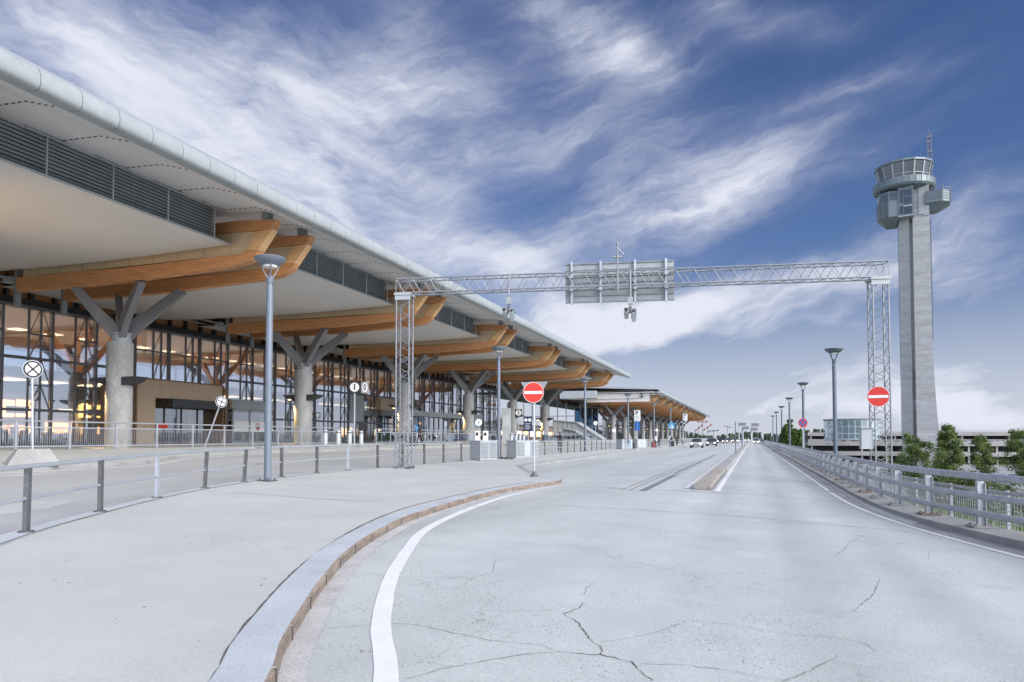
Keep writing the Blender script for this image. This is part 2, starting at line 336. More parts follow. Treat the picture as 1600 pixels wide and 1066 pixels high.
def crackmat():
    """road concrete: wheel tracks along the lane, blotches, aggregate speckle and fine hairline cracks"""
    m = M['conc']; nt = m.node_tree; b = nt.nodes['Principled BSDF']; src = b.inputs['Base Color'].links[0].from_socket
    g = nd(nt, 'ShaderNodeNewGeometry')
    def noise(sc, det, st=(1, 1, 1), dist=0):
        mp = nd(nt, 'ShaderNodeMapping'); mp.inputs['Scale'].default_value = st; nt.links.new(g.outputs['Position'], mp.inputs[0])
        n = nd(nt, 'ShaderNodeTexNoise'); n.inputs['Scale'].default_value = sc; n.inputs['Detail'].default_value = det; n.inputs['Distortion'].default_value = dist
        nt.links.new(mp.outputs[0], n.inputs['Vector']); return n.outputs['Fac']
    def rng(v, a, c, o0, o1):
        r = nd(nt, 'ShaderNodeMapRange'); r.inputs['From Min'].default_value = a; r.inputs['From Max'].default_value = c; r.inputs['To Min'].default_value = o0; r.inputs['To Max'].default_value = o1
        nt.links.new(v, r.inputs['Value']); return r.outputs[0]
    def mulc(c, f):
        v = nd(nt, 'ShaderNodeVectorMath', operation='SCALE'); nt.links.new(c, v.inputs[0]); nt.links.new(f, v.inputs['Scale']); return v.outputs[0]
    c = mulc(src, rng(noise(.6, 4, (1, .05, 1)), .3, .7, .90, 1.07))
    c = mulc(c, rng(noise(1.6, 7, (1, 1, 1), .4), .33, .70, .955, 1.035))
    # worn wheel paths and the dirtier strip between them, fixed to the right hand lane
    sp_ = nd(nt, 'ShaderNodeSeparateXYZ'); nt.links.new(g.outputs['Position'], sp_.inputs[0])
    def band(x0, w, amt):
        a = nd(nt, 'ShaderNodeMath', operation='SUBTRACT'); nt.links.new(sp_.outputs[0], a.inputs[0]); a.inputs[1].default_value = x0
        q = nd(nt, 'ShaderNodeMath', operation='DIVIDE'); nt.links.new(a.outputs[0], q.inputs[0]); q.inputs[1].default_value = w
        q2 = nd(nt, 'ShaderNodeMath', operation='MULTIPLY'); nt.links.new(q.outputs[0], q2.inputs[0]); nt.links.new(q.outputs[0], q2.inputs[1])
        n_ = nd(nt, 'ShaderNodeMath', operation='MULTIPLY'); nt.links.new(q2.outputs[0], n_.inputs[0]); n_.inputs[1].default_value = -1
        e_ = nd(nt, 'ShaderNodeMath', operation='EXPONENT'); nt.links.new(n_.outputs[0], e_.inputs[0])
        m_ = nd(nt, 'ShaderNodeMath', operation='MULTIPLY'); nt.links.new(e_.outputs[0], m_.inputs[0]); nt.links.new(rng(noise(.25, 4, (1, .3, 1)), .35, .65, .35, 1.), m_.inputs[1])
        return rng(m_.outputs[0], 0, 1, 1, 1-amt)
    for x0, w, amt in ((.65, .34, .16), (1.95, .3, .12), (-.75, .22, .12), (-5.6, .4, .10), (-9.0, .4, .10), (-.1, .28, -.05), (1.35, .28, -.05)): c = mulc(c, band(x0, w, amt))
    vo = nd(nt, 'ShaderNodeTexVoronoi'); vo.inputs['Scale'].default_value = 26; nt.links.new(g.outputs['Position'], vo.inputs['Vector'])
    ss = nd(nt, 'ShaderNodeMath', operation='MULTIPLY_ADD'); nt.links.new(rng(noise(1.1, 3), .38, .62, 0, 1), ss.inputs[0]); ss.inputs[1].default_value = .26; ss.inputs[2].default_value = .06
    lt = nd(nt, 'ShaderNodeMath', operation='LESS_THAN'); nt.links.new(vo.outputs['Distance'], lt.inputs[0]); nt.links.new(ss.outputs[0], lt.inputs[1])
    vc = nd(nt, 'ShaderNodeSeparateColor'); nt.links.new(vo.outputs['Color'], vc.inputs[0])
    sp = nd(nt, 'ShaderNodeMath', operation='MULTIPLY'); nt.links.new(lt.outputs[0], sp.inputs[0]); nt.links.new(vc.outputs[0], sp.inputs[1])
    c = mulc(c, rng(sp.outputs[0], 0, 1, 1, .50))
    nz = nd(nt, 'ShaderNodeTexNoise'); nz.inputs['Scale'].default_value = 1.6; nz.inputs['Detail'].default_value = 6; nz.inputs['Roughness'].default_value = .7; nt.links.new(g.outputs['Position'], nz.inputs['Vector'])
    dz = nd(nt, 'ShaderNodeVectorMath', operation='MULTIPLY_ADD'); nt.links.new(nz.outputs['Color'], dz.inputs[0]); dz.inputs[1].default_value = (.9, .9, 0); nt.links.new(g.outputs['Position'], dz.inputs[2])
    for sc_, wd_, lo_, k_ in ((.33, .0035, .50, .52), (.75, .004, .56, .66)):
        ve = nd(nt, 'ShaderNodeTexVoronoi', feature='DISTANCE_TO_EDGE'); ve.inputs['Scale'].default_value = sc_; nt.links.new(dz.outputs[0], ve.inputs['Vector'])
        ln = rng(ve.outputs['Distance'], 0, wd_*sc_/.33, 1, 0); mk = rng(noise(.35+sc_*.2, 3), lo_, lo_+.08, 0, 1)
        pr = nd(nt, 'ShaderNodeMath', operation='MULTIPLY'); nt.links.new(ln, pr.inputs[0]); nt.links.new(mk, pr.inputs[1]); c = mulc(c, rng(pr.outputs[0], 0, 1, 1, k_))
    nt.links.new(c, b.inputs['Base Color'])
    nt.links.new(rng(noise(.7, 3, (1, .2, 1)), .3, .7, .42, .62), b.inputs['Roughness'])
crackmat()
def specks(m, scale, thr, dark):
    nt = m.node_tree; b = nt.nodes['Principled BSDF']; src = b.inputs['Base Color'].links[0].from_socket
    g = nd(nt, 'ShaderNodeNewGeometry'); vo = nd(nt, 'ShaderNodeTexVoronoi'); vo.inputs['Scale'].default_value = scale; nt.links.new(g.outputs['Position'], vo.inputs['Vector'])
    lt = nd(nt, 'ShaderNodeMath', operation='LESS_THAN'); nt.links.new(vo.outputs['Distance'], lt.inputs[0]); lt.inputs[1].default_value = thr
    vc = nd(nt, 'ShaderNodeSeparateColor'); nt.links.new(vo.outputs['Color'], vc.inputs[0])
    g2 = nd(nt, 'ShaderNodeMath', operation='GREATER_THAN'); nt.links.new(vc.outputs[1], g2.inputs[0]); g2.inputs[1].default_value = .6
    sp = nd(nt, 'ShaderNodeMath', operation='MULTIPLY'); nt.links.new(lt.outputs[0], sp.inputs[0]); nt.links.new(g2.outputs[0], sp.inputs[1])
    r = nd(nt, 'ShaderNodeMapRange'); nt.links.new(sp.outputs[0], r.inputs['Value']); r.inputs['To Min'].default_value = 1; r.inputs['To Max'].default_value = dark
    v = nd(nt, 'ShaderNodeVectorMath', operation='SCALE'); nt.links.new(src, v.inputs[0]); nt.links.new(r.outputs[0], v.inputs['Scale']); nt.links.new(v.outputs[0], b.inputs['Base Color'])
specks(M['island'], 4.5, .085, .22)
specks(M['conc'], 3.1, .04, .45)
specks(M['lane'], 5, .07, .5)

# the deck and what lies on it
sheet('road', M['conc'], -8, 900, lambda y: -60, lambda y: railx(y)+.75, 0, 40)
sheet('bus_lane', M['lane'], -8, 900, lambda y: tK(y)-.3, lambda y: iL(y)+.3, .004, 12)
sheet('island_pavement', M['island'], -6, 700, lambda y: iL(y)+.3, lambda y: iR(y)-.12, KH, 10)
sheet('terminal_pavement', M['island'], -8, 700, lambda y: -60, lambda y: tK(y)-.28, KH, 12)
sheet('road_shoulder', M['shoulder'], 4, 700, lambda y: railx(y)-.75-.1*max(0, min(1, (18-y)/6)), lambda y: railx(y)-.2, .004, 3)
def kerb(name, outer, inner, h, mtop, mface, ya, yb, gut=0, joints=1.0):
    """kerb stones with narrow joints: top strip plus visible face"""
    mb = MB()
    P = [p for p in outer if ya <= p[1] <= yb] if not callable(outer) else [(outer(y), y) for y in ys(ya, yb)]
    P = [Vector((p[0], p[1])) for p in P]
    top_o = []; top_i = []; face = []
    for i, p in enumerate(P):
        d = (P[min(i+1, len(P)-1)]-P[max(i-1, 0)]).normalized(); nrm = Vector((-d.y, d.x))*inner
        z = zg(p.x)
        q = p+nrm; c = p+nrm*(.025/abs(inner))
        top_i.append((q.x, q.y, zg(q.x)+h+.005)); top_o.append((c.x, c.y, z+h+.005)); face.append(((p.x, p.y, z+h-.02), (p.x, p.y, z-.02)))
    mb.strip(top_i, top_o, 0); mb.strip(top_o, [f[0] for f in face], 1); mb.strip([f[0] for f in face], [f[1] for f in face], 1)
    return struct(mb, name, [mtop, mface])
stripes_j = lambda m, p, d: None
kerb('island_kerb', resample([Vector(p) for p in K_OUT_S], .25)+[Vector(p) for p in TIP[1:4]], .36, KH, M['granite'], M['rust'], -6, 26)
kerb('island_kerb', resample([Vector(p) for p in TIP[3:]], .8), .34, KH, M['kerbc'], M['kerbc'], 25.6, 600)
kerb('lane_kerb', resample([Vector(p) for p in I_L], .5), -.34, .06+KH-.06, M['granite'], M['kerbc'], -6, 600)
kerb('terminal_kerb', resample([Vector(p) for p in T_K], .5), .30, KH, M['island'], M['kerbc'], -8, 600)
# joints across the curved granite kerb, and gutter beside it
mb = MB(); P = resample([Vector(p) for p in K_OUT_S], 1.02)
for i in range(1, len(P)-1):
    d = (P[i+1]-P[i-1]).normalized(); n = Vector((-d.y, d.x)); a = P[i]-n*.004; b = P[i]+n*.365
    mb.beam((a.x, a.y, zg(a.x)+KH+.003), (b.x, b.y, zg(b.x)+KH+.003), .004, .010); mb.beam((a.x, a.y, zg(a.x)), (a.x, a.y, zg(a.x)+KH), .010, .012, 1)
struct(mb, 'kerb_joints', [M['kerbc'], M['galvd']])
def ribbon(mb, pts, w, dz=.006, step=None, jit=0):
    P = [Vector(p) for p in pts]
    if step: P = resample(P, step)
    A = []; B = []
    for i, p in enumerate(P):
        d = (P[min(i+1, len(P)-1)]-P[max(i-1, 0)]).normalized(); n = Vector((-d.y, d.x)); ww = w(i/(len(P)-1)) if callable(w) else w
        if jit: p = p+n*random.uniform(-jit, jit); ww *= random.uniform(1-min(.6, jit*40), 1+min(.6, jit*40))
        a = p-n*ww/2; b = p+n*ww/2; A.append((a.x, a.y, zg(a.x)+dz)); B.append((b.x, b.y, zg(b.x)+dz))
    mb.strip(A, B)
mb = MB(); ribbon(mb, [(p[0]+.11, p[1]) for p in resample([Vector(p) for p in K_OUT_S], .3) if p[1] > -4], .20, .005); struct(mb, 'road_gutter', M['gutter'])
mb = MB(); P = resample([Vector(p) for p in catmull([Vector(p) for p in K_IN], 5)], .12)
ribbon(mb, P, .035, KH+.004, None, .006); struct(mb, 'island_joint', M['crack'])
mb = MB(); rg = random.Random(2)
for cx_, cy_, w_, h_ in [(566, 1018, 9, 5), (578, 1019, 5, 4)]:
    g_ = Vector(G(cx_-8 if cx_ < 500 else cx_, cy_, KH if cx_ < 500 else 0)); z_ = .004 if cx_ < 500 else .003; n_ = 14
    vs = [(g_.x+(w_/330)*(.6+.6*rg.random())*math.cos(2*PI*i/n_)*.55, g_.y+(h_/90)*(.6+.6*rg.random())*math.sin(2*PI*i/n_)*.5) for i in range(n_)]
    (mb if cx_ < 500 else mb).add([(x_, y_, zg(x_)+z_+(KH if cx_ < 500 else 0)) for x_, y_ in vs], [tuple(range(n_))], 0 if cx_ < 500 else 1)
struct(mb, 'mortar_patch', [M['mortar'], M['shoulder']])
# markings
mL = xy([(583, 1066), (579.5, 987.5), (586.5, 946), (603, 897), (628, 859.6), (656.6, 826.6), (714, 802), (776, 779.3)]); mR = xy([(623, 1066), (611, 987.5), (613, 946), (621.6, 905), (646, 859.6), (673, 830.8), (722.6, 801.5), (780, 780.5)])
mid = [Vector(((a[0]+b[0])/2, (a[1]+b[1])/2)) for a, b in zip(mL, mR)]
mid = [Vector((-1.1, -2)), Vector((-1.35, 2.2))]+mid+[Vector((-6.28, 19.6)), Vector((-6.05, 22.7))]
mb = MB(); ribbon(mb, resample(catmull(mid, 8), .2), lambda t: .17 if t < .85 else .17-.1*(t-.85)/.15, .006, None, .0007); struct(mb, 'edge_line', M['white'])
rl = [(railx(y)-.78-.1*max(0, min(1, (18-y)/6)), y) for y in [6+i*.4 for i in range(80)]]
mb = MB()
ribbon(mb, [p for p in rl if p[1] < 26.0], .14, .008); ribbon(mb, [(2.42, 26.35), (2.42, 39.2)], .14, .008, .5); ribbon(mb, [(2.42, 39.4), (2.42, 600)], .14, .008, 5); struct(mb, 'edge_line', M['white'])
mb = MB(); ribbon(mb, [(-2.05, 23.4), (-2.05, 600)], .13, .008, 4); struct(mb, 'lane_line', M['white'])
mb = MB(); ribbon(mb, [(-1.06, 22.6), (-1.06, 30.6)], .14, .008, 1); ribbon(mb, [(-1.06, 30.9), (-1.06, 600)], .14, .008, 4); struct(mb, 'lane_line', M['white'])
mb = MB(); ribbon(mb, [(iL(y)-.35, y) for y in [-5+i*.6 for i in range(120)]], .12, .010); struct(mb, 'lane_line', M['white'])
mb = MB(); ribbon(mb, [(tK(y)+.45, y) for y in [6+i*.6 for i in range(80)]], .12, .010); struct(mb, 'lane_line', M['white'])
mb = MB()
for y0, y1, x in [(21.6, 32.2, -3.22), (32.5, 70, -3.35)]: ribbon(mb, [(x, y0), (x-.02, y1)], .16, .006, 1)
struct(mb, 'drain_channel', M['drain'])
mb = MB()
for x in (-3.0, -3.5, -3.75): ribbon(mb, [(x-.1, 21.5), (x-.15, 60)], .03, .007, 1)
ribbon(mb, [(-6.0, 22.1), (-2, 22.2), (3.0, 22.0)], .035, .007, .3, .006); ribbon(mb, [(-4.5, 29.8), (0, 29.8), (3.0, 29.6)], .03, .007, .3, .006)
ribbon(mb, [(-4.6, 16.2), (-1, 15.9), (2.9, 15.6)], .022, .006, .3, .01); ribbon(mb, [(-6.1, 15.1), (-5.4, 15.0)], .02, .008)
struct(mb, 'expansion_joint', M['crack'])
mb = MB(); ribbon(mb, [G(x, y, KH)[:2] for x, y in [(322, 768), (400, 772), (520, 781), (640, 786)]], .022, KH+.005, .3, .006)
ribbon(mb, [(iL(y)+.36, y) for y in [-4+i*.5 for i in range(90)]], .03, KH+.008, None, .005)
struct(mb, 'island_joint', M['crack'])
cracks = [([(635, 1062), (690, 1046), (760, 1033), (812, 1024), (870, 1018)], .012), ([(870, 1018), (905, 1022), (941, 1024), (985, 1034), (1004, 1052), (1025, 1066)], .02), ([(941, 1024), (938, 1010), (922, 1000), (910, 984), (900, 970), (880, 960), (905, 950), (912, 942)], .018),
 ([(912, 930), (917, 918), (932, 912)], .01), ([(505, 983), (580, 977), (640, 975), (690, 985), (760, 1000), (845, 1008), (870, 1018)], .010), ([(938, 1004), (1000, 995), (1050, 980), (1075, 969), (1130, 975), (1200, 985)], .008),
 ([(1000, 1038), (1060, 1039), (1120, 1045), (1200, 1060), (1240, 1066)], .010), ([(1222, 1066), (1262, 1050), (1300, 1032), (1310, 1024)], .012), ([(706, 922), (728, 912), (746, 900), (770, 896), (814, 894)], .009), ([(770, 896), (772, 880), (778, 875)], .008),
 ([(1303, 870), (1318, 860), (1325, 850), (1345, 838)], .010), ([(1375, 906), (1368, 922), (1362, 934), (1345, 945), (1330, 957)], .012), ([(1290, 875), (1310, 882), (1330, 893)], .008), ([(1450, 875), (1452, 862), (1470, 852), (1478, 847)], .008), ([(1470, 897), (1498, 894), (1500, 890)], .008),
 ([(1180, 983), (1240, 992), (1300, 996), (1350, 1005), (1370, 1022)], .009), ([(1435, 910), (1470, 914), (1530, 917), (1598, 920)], .008), ([(750, 955), (850, 954), (900, 958)], .007), ([(1100, 920), (1180, 915), (1250, 903)], .006)]
mb = MB()
for pts, w in cracks: ribbon(mb, xy(pts), lambda t, w=w: w*.42*(1.15-.7*abs(t-.5)), .004, .05, .013)
struct(mb, 'road_crack', M['crack'])
# bridge kerb under the guardrail, deck edge, surrounding ground
mb = MB(); A = []; B = []; Cc = []; D = []; E2 = []
for y in [5.2+i*.35 for i in range(90)]+[37+i*4 for i in range(20)]+[118+i*25 for i in range(24)]:
    x = railx(y); z = zg(3.2)-.005
    A.append((x-.2, y, z-.03)); B.append((x-.19, y, z+.10)); Cc.append((x+.62, y, z+.105)); D.append((x+.64, y, z-.9))
mb.strip(A, B); mb.strip(B, Cc); mb.strip(Cc, D); struct(mb, 'bridge_kerb', M['kerbc'])
mb = MB(); rows = []
for y in [-40, 0, 6, 9, 12, 15, 18, 22, 30, 40, 55, 70, 90, 120, 200]:
    x = railx(y)+.64; k = max(0, min(1, (y-28)/30))
    rows.append([(x-.1, y, -.42-.6*k), (x+1.2, y, -.60-1.2*k), (x+3, y, -1.1-2*k), (x+7, y, -1.7-3*k), (x+14, y, -2.2-4.3*k), (x+26, y, -6.6)])
mb.add([p for r in rows for p in r], [(i*6+j, i*6+j+1, (i+1)*6+j+1, (i+1)*6+j) for i in range(len(rows)-1) for j in range(5)])
struct(mb, 'grass_bank', M['grass'], smooth=True)
mb = MB(); mb.add([(-4000, -300, -6.5), (4000, -300, -6.5), (4000, 4500, -6.5), (-4000, 4500, -6.5)], [(0, 1, 2, 3)]); struct(mb, 'terrain', M['earth'])
mb = MB(); mb.add([(12, 105, -6.49), (260, 105, -6.49), (260, 245, -6.49), (12, 245, -6.49)], [(0, 1, 2, 3)]); struct(mb, 'car_park_ground', M['shoulder'])
# grass blades along the bank
mb = MB(); rg = random.Random(3)
for i in range(5200):
    y = rg.uniform(8, 34); x = railx(y)+.75+abs(rg.gauss(0, 1))*2.2
    dx = x-railx(y)-.64; z = -.42-.18*min(dx, 1.2)/1.2-max(0, min(1, (dx-1.2)/1.8))*.38-max(0, (dx-3)/4)*.6-.04-max(0, min(1, (y-28)/30))*(.6+.4*dx)
    a = rg.uniform(0, PI); h = rg.uniform(.10, .26); w = rg.uniform(.012, .03); lx, ly = rg.uniform(-.09, .09), rg.uniform(-.09, .09)
    mb.add([(x-w*math.cos(a), y-w*math.sin(a), z), (x+w*math.cos(a), y+w*math.sin(a), z), (x+lx, y+ly, z+h)], [(0, 1, 2)])
tag(mb.build('grass', M['grass'], fix=False), kind='stuff')
# ------------------------------------------------------------------ terminal halls
YC0, DY = 26.5, 15.0
BEAM = [(-19.27, 11.02), (-20.08, 9.88), (-20.3, 9.58), (-20.6, 9.38), (-20.98, 9.27), (-21.84, 9.17), (-24, 9.09), (-27.3, 8.97), (-32.0, 8.94)]
def roof_beam(root, yb, half=.2, detail=True):
    b = MB()
    bot = BEAM; y0, y1 = yb-half, yb+half
    # lower chord, end piece, top chord share the bow-shaped outline
    b.prism([(-20.81, 9.84), (-21.0, 9.69), (-23, 9.66), (-24, 9.64), (-27.3, 9.60), (-32.2, 9.66)][::-1]+[(-20.14, 9.79)]+bot[2:], 'y', y0, y1, 0)
    b.prism([(-19.45, 10.64), (-20.20, 10.62), (-20.81, 9.845), (-20.14, 9.795)], 'y', y0, y1, 1)
    b.prism([(-19.27, 11.03), (-21.0, 11.17), (-22.7, 11.18), (-34.5, 11.18), (-34.5, 10.72), (-22.7, 10.72), (-21.05, 10.68), (-19.55, 10.64)], 'y', y0, y1, 0)
    b.prism([(-32.2, 9.66), (-32.0, 8.945), (-34.8, 8.98), (-34.8, 9.68)], 'y', y0+.04, y1-.04, 0)
    o = b.build('roof_beam', [M['wood'], M['woodl']], root)
    p = MB(); p.prism([(-20.22, 10.63), (-20.83, 9.85), (-21.0, 9.70), (-32.2, 9.67), (-34.4, 9.7), (-34.4, 10.75), (-22.7, 10.71), (-21.05, 10.67)], 'y', y0+.09, y1-.09)
    p.build('infill_panel', M['ply'], o)
    q = MB(); q.bx(-20.04, -19.7, yb-.16, yb+.16, 11.1, 11.46); q.build('steel_post', M['louvre'], o); q = MB(); q.bx(-34.98, -34.82, yb-.14, yb+.14, 8.3, 10.1); q.build('steel_post', M['louvre'], o)
    return o
def column(root, yc, glow=True):
    c = MB(); c.lathe([(.60, FL-.1), (.60, 6.28), (.57, 6.35), (.4, 6.352)], (-29.5, yc, 0), 28)
    o = c.build('column', M['column'], root, smooth=True)
    q = MB(); q.lathe([(.45, 6.3), (.45, 6.72), (.52, 6.73), (.52, 6.8), (.3, 6.82)], (-29.4, yc, 0), 20); q.build('collar', M['alu'], o, smooth=True)
    for sx, tx in ((-1, -31.1), (1, -26.85)):
        for s in (-1, 1):
            a = MB(); a.beam((-29.35+sx*.12, yc+s*.18, 6.75), (-29.35+sx*.75, yc+s*.5, 7.5), .30, .62, up=(0, 0, 1)); a.beam((-29.35+sx*.70, yc+s*.48, 7.42), (tx, yc+s*1.26, 9.02), .30, .58, up=(0, 0, 1), h2=.40)
            a.build('arm', M['steel'], o)
    for sx in (-1, 1):
        w = MB(); x0 = -29.5+sx*.55; x1 = -29.5+sx*1.45
        w.prism([(x0, 4.62), (x1, 4.62), (x1-sx*.25, 4.42), (x0, 4.22)], 'y', yc-.38, yc+.38)
        k = w.build('sconce', M['dsteel'], o)
        if sx < 0:
            l = MB(); l.box((-29.5+sx*.9, yc-.1, 4.3), (.16, .5, .04)); l.build('lamp', M['bulb'], k)
    if glow:
        L = bpy.data.lights.new('sconce_spot', 'SPOT'); L.energy = 420; L.color = (1, .62, .25); L.spot_size = math.radians(75); L.spot_blend = .6; L.shadow_soft_size = .1
        lo = bpy.data.objects.new('sconce_spot', L); C.objects.link(lo); lo.location = (-30.35, yc-.5, 4.2)
        lo.rotation_euler = Vector((.34, .22, -1)).to_track_quat('-Z', 'Y').to_euler()
def canopy_box(root, ya, yb, rods=4):
    """hanging ceiling box between two beam pairs: pale membrane below, louvred front"""
    n = 10; mb = MB(); xs = [-21.62, -23.5, -26, -29, -32, -35, -38, -40.2]; zs = [10.14, 10.09, 10.03, 9.99, 10.0, 10.05, 10.12, 10.2]
    vs = []
    for j in range(n+1):
        t = j/n; sag = -.05*math.sin(PI*t)
        for x, z in zip(xs, zs): vs.append((x, ya+(yb-ya)*t, z+sag*(0 if x > -22 else 1)))
    k = len(xs); o = mb.add(vs, [(j*k+i, j*k+i+1, (j+1)*k+i+1, (j+1)*k+i) for j in range(n) for i in range(k-1)]).build('ceiling_box', M['memb'], root, smooth=True)
    e = MB(); e.bx(-21.66, -21.58, ya, yb, 10.125, 10.19); e.build('edge_trim', M['alu'], o)
    l = MB()
    for i in range(10):
        z = 10.27+i*.132; l.beam((-21.93, ya+.1, z), (-21.93, yb-.6, z), .014, .085, up=(.45, 0, .9))
    l.build('louvre', M['louvre'], o)
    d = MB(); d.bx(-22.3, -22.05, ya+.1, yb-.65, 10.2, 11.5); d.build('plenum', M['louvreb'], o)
    for i in range(rods):
        y = ya+(yb-ya)*(.08+.84*i/(rods-1)); r = MB()
        r.tube([(-21.62, y, 10.16), (-21.62, y, 11.48)], .03, 6); r.beam((-21.62, y-.75, 11.47), (-21.62, y+.75, 11.46), .05, .05)
        r.build('hanger_rod', M['galv'], o)
def facade_bay(root, y, w, rng, X=-40., solid=None, shopless=False):
    f = MB(); z0, z1 = FL, 9.35
    f.bx(X-.12, X+.12, y-.055, y+.055, z0, z1)
    for z in (2.28+1, 6.3): f.bx(X-.10, X+.14, y+.07, y+w-.07, z-.08, z+.08)
    f.bx(X-.08, X+.08, y+.07, y+w-.07, z0+.0, z0+.12)
    a, b = y+w*.52, y+w*.77
    for q in (a, b): f.bx(X-.09, X+.05, q-.03, q+.03, z0, z1)
    for z in (4.75, 7.75): f.bx(X-.06, X+.07, a, y+w-.07, z-.04, z+.04)
    for (zA, zB) in ((3.36, 4.7), (4.8, 6.22), (6.38, 7.7), (7.8, 9.3)):
        f.beam((X+.02, a+.05, zA), (X+.02, b-.05, zB), .03, .03); f.beam((X+.02, b+.05, zB), (X+.02, y+w-.1, zA), .03, .03)
    o = f.build('window', M['frame'], root)
    p = MB(); p.bx(X-.03, X-.005, y+.07, y+w-.07, z0+.12, z1-.02); p.build('pane', M['glass'] if solid is None else solid, o)
def hall(name, label, yc0, n, y0, y1, glow, Xend=False):
    root = thing(name, label, 'terminal building', (-29.5, (y0+y1)/2, FL-.12))
    # roof with fascia tube and slatted soffit
    r = MB(); r.prism([(-18.40, 11.77), (-24, 12.25), (-46, 13.4), (-70, 13.4), (-70, 13.0), (-46, 13.0), (-24, 11.95), (-18.5, 11.72)], 'y', y0, y1)
    r.bx(-18.42, -18.37, y0, y1, 11.765, 11.82)
    ro = r.build('roof', M['roof'], root)
    prof = [(-18.55, 11.045), (-18.14, 11.0), (-18.05, 11.035), (-18.0, 11.12), (-17.985, 11.27), (-18.005, 11.42), (-18.07, 11.56), (-18.17, 11.66), (-18.32, 11.735), (-18.55, 11.76)]
    fa = MB(); y = y0; st = 1.25 if glow else 5
    while y < y1-.2:
        fa.prism(prof, 'y', y+.012, min(y+st, y1)-.012); y += st
    fa.build('fascia', M['alu'], ro, smooth=True)
    pb = [(-18.3+(x+18.3)*.92, 11.38+(z-11.38)*.94) for x, z in prof]; fb = MB(); fb.prism(pb, 'y', y0+.03, y1-.03); fb.build('fascia_core', M['dsteel'], ro)
    s = MB(); s.add([(-18.5, y0, 11.05), (-18.5, y1, 11.05), (-19.9, y1, 11.45), (-19.9, y0, 11.45), (-23, y1, 11.60), (-23, y0, 11.60), (-41, y1, 11.62), (-41, y0, 11.62)], [(0, 1, 2, 3), (3, 2, 4, 5), (5, 4, 6, 7)])
    so = s.build('soffit', M['soffit'], ro)
    d = MB(); y = y0+1
    while y < y1:
        for i in range(11):
            x = -18.8-i*.27; z = 11.05+(-18.5-x)*.2857 if x > -19.9 else 11.45+(-19.9-x)*.048
            d.box((x, y, z-.006), (.15, .05, .012))
        y += 2.5
    if glow: d.build('soffit_joint', M['dsteel'], so)
    for k in range(n):
        yc = yc0+DY*k
        column(root, yc, glow and k >= 0)
        for s_ in (-1.26, 1.26): roof_beam(root, yc+s_)
    for k in range(-1, n):
        a = max(yc0+DY*k+1.26+.25, y0+.2); b = min(yc0+DY*(k+1)-1.26-.25, y1-.2)
        if b-a > 3: canopy_box(root, a, b, 5 if b-a > 9 else 3)
    # bands above the curtain wall
    b = MB(); b.bx(-40.3, -39.8, y0, y1, 9.36, 9.72); b.build('head_band', M['black'], root)
    b = MB(); b.bx(-40.25, -39.7, y0, y1, 9.2, 9.34); b.build('head_rail', M['frame'], root)
    b = MB(); b.tube([(-39.4, y0, 10.62), (-39.4, y1, 10.62)], .10, 8); b.bx(-39.5, -39.42, y0, y1, 10.28, 10.36); b.build('pipe', M['galv'], root)
    b = MB(); b.bx(-40.6, -40.5, y0, y1, 9.72, 11.5); co = b.build('clerestory', M['wood'], root)
    y = y0+1
    while y < y1: b = MB(); b.bx(-40.48, -40.2, y-.09, y+.09, 9.72, 11.0); y += 1.5 if glow else 3; b.build('mullion', M['dsteel'], co)
    return root
T1 = hall('departure_terminal', 'long airport terminal with timber roof beams, louvred eaves and glass front, nearest', YC0-DY, 7, 3.5, 110.3, True)
T2 = hall('terminal_hall', 'second lower-looking terminal hall with many timber beam ends, far down the road', 156.3, 12, 149, 332, False)
# curtain walls, entrances and interiors
rg = random.Random(11)
cw = T1
y = 28.1-3*8
SOL = {64.1: 1}
k = 0
while y < 108:
    if not (36.3 < y+1 < 44.5):
        facade_bay(T1, y, 3.0, rg)
    else:                                         # glass above the timber portal
        f = MB(); f.bx(-40.14, -39.88, y-.07, y+.07, 5.6, 9.35)
        for q in (y+1.6, y+2.3): f.bx(-40.09, -39.95, q-.04, q+.04, 5.6, 9.35)
        f.bx(-40.06, -39.93, y+.07, y+2.93, 7.71, 7.79); f.beam((-39.98, y+1.6, 5.7), (-39.98, y+2.3, 7.7), .03, .03); f.beam((-39.98, y+2.3, 5.7), (-39.98, y+2.9, 7.7), .03, .03); f.beam((-39.98, y+1.6, 7.8), (-39.98, y+2.3, 9.3), .03, .03)
        o = f.build('window', M['frame'], T1); p = MB(); p.bx(-40.03, -40.005, y+.07, y+2.93, 5.6, 9.33); p.build('pane', M['glass'], o)
    y += 3.0
b = MB(); b.bx(-39.98, -39.88, 64.2, 67.0, 3.4, 6.2); b.build('solid_panel', M['sback'], T1)
# timber clad portal with revolving door glass
b = MB(); b.bx(-41, -38.0, 35.5, 37.0, FL, 5.55); b.bx(-41, -38.0, 37.0, 43.3, 4.35, 5.55); po = b.build('entrance_portal', M['wcladding'], T1)
b = MB(); b.bx(-41, -37.95, 35.38, 35.5, FL, 5.6); b.bx(-41, -37.95, 43.3, 43.45, FL, 5.6); b.bx(-41, -37.95, 35.5, 43.3, 5.55, 5.63); b.build('portal_trim', M['brown'], po)
b = MB(); b.bx(-39.6, -37.7, 38.2, 43.25, 3.75, 4.35); b.build('door_lintel', M['dsteel'], po)
for i in range(4):
    b = MB(); y = 37.1+i*1.55; b.bx(-38.9, -38.86, y, y+1.48, FL+.05, 3.72); o = b.build('door', M['gdoor'], po)
    e = MB(); e.bx(-38.95, -38.8, y+1.48, y+1.55, FL, 3.75); e.build('door_frame', M['dsteel'], o)
b = MB(); b.box((-38.7, 38.3, 2.5), (.1, .9, .35)); b.build('red_notice', M['red'], po)
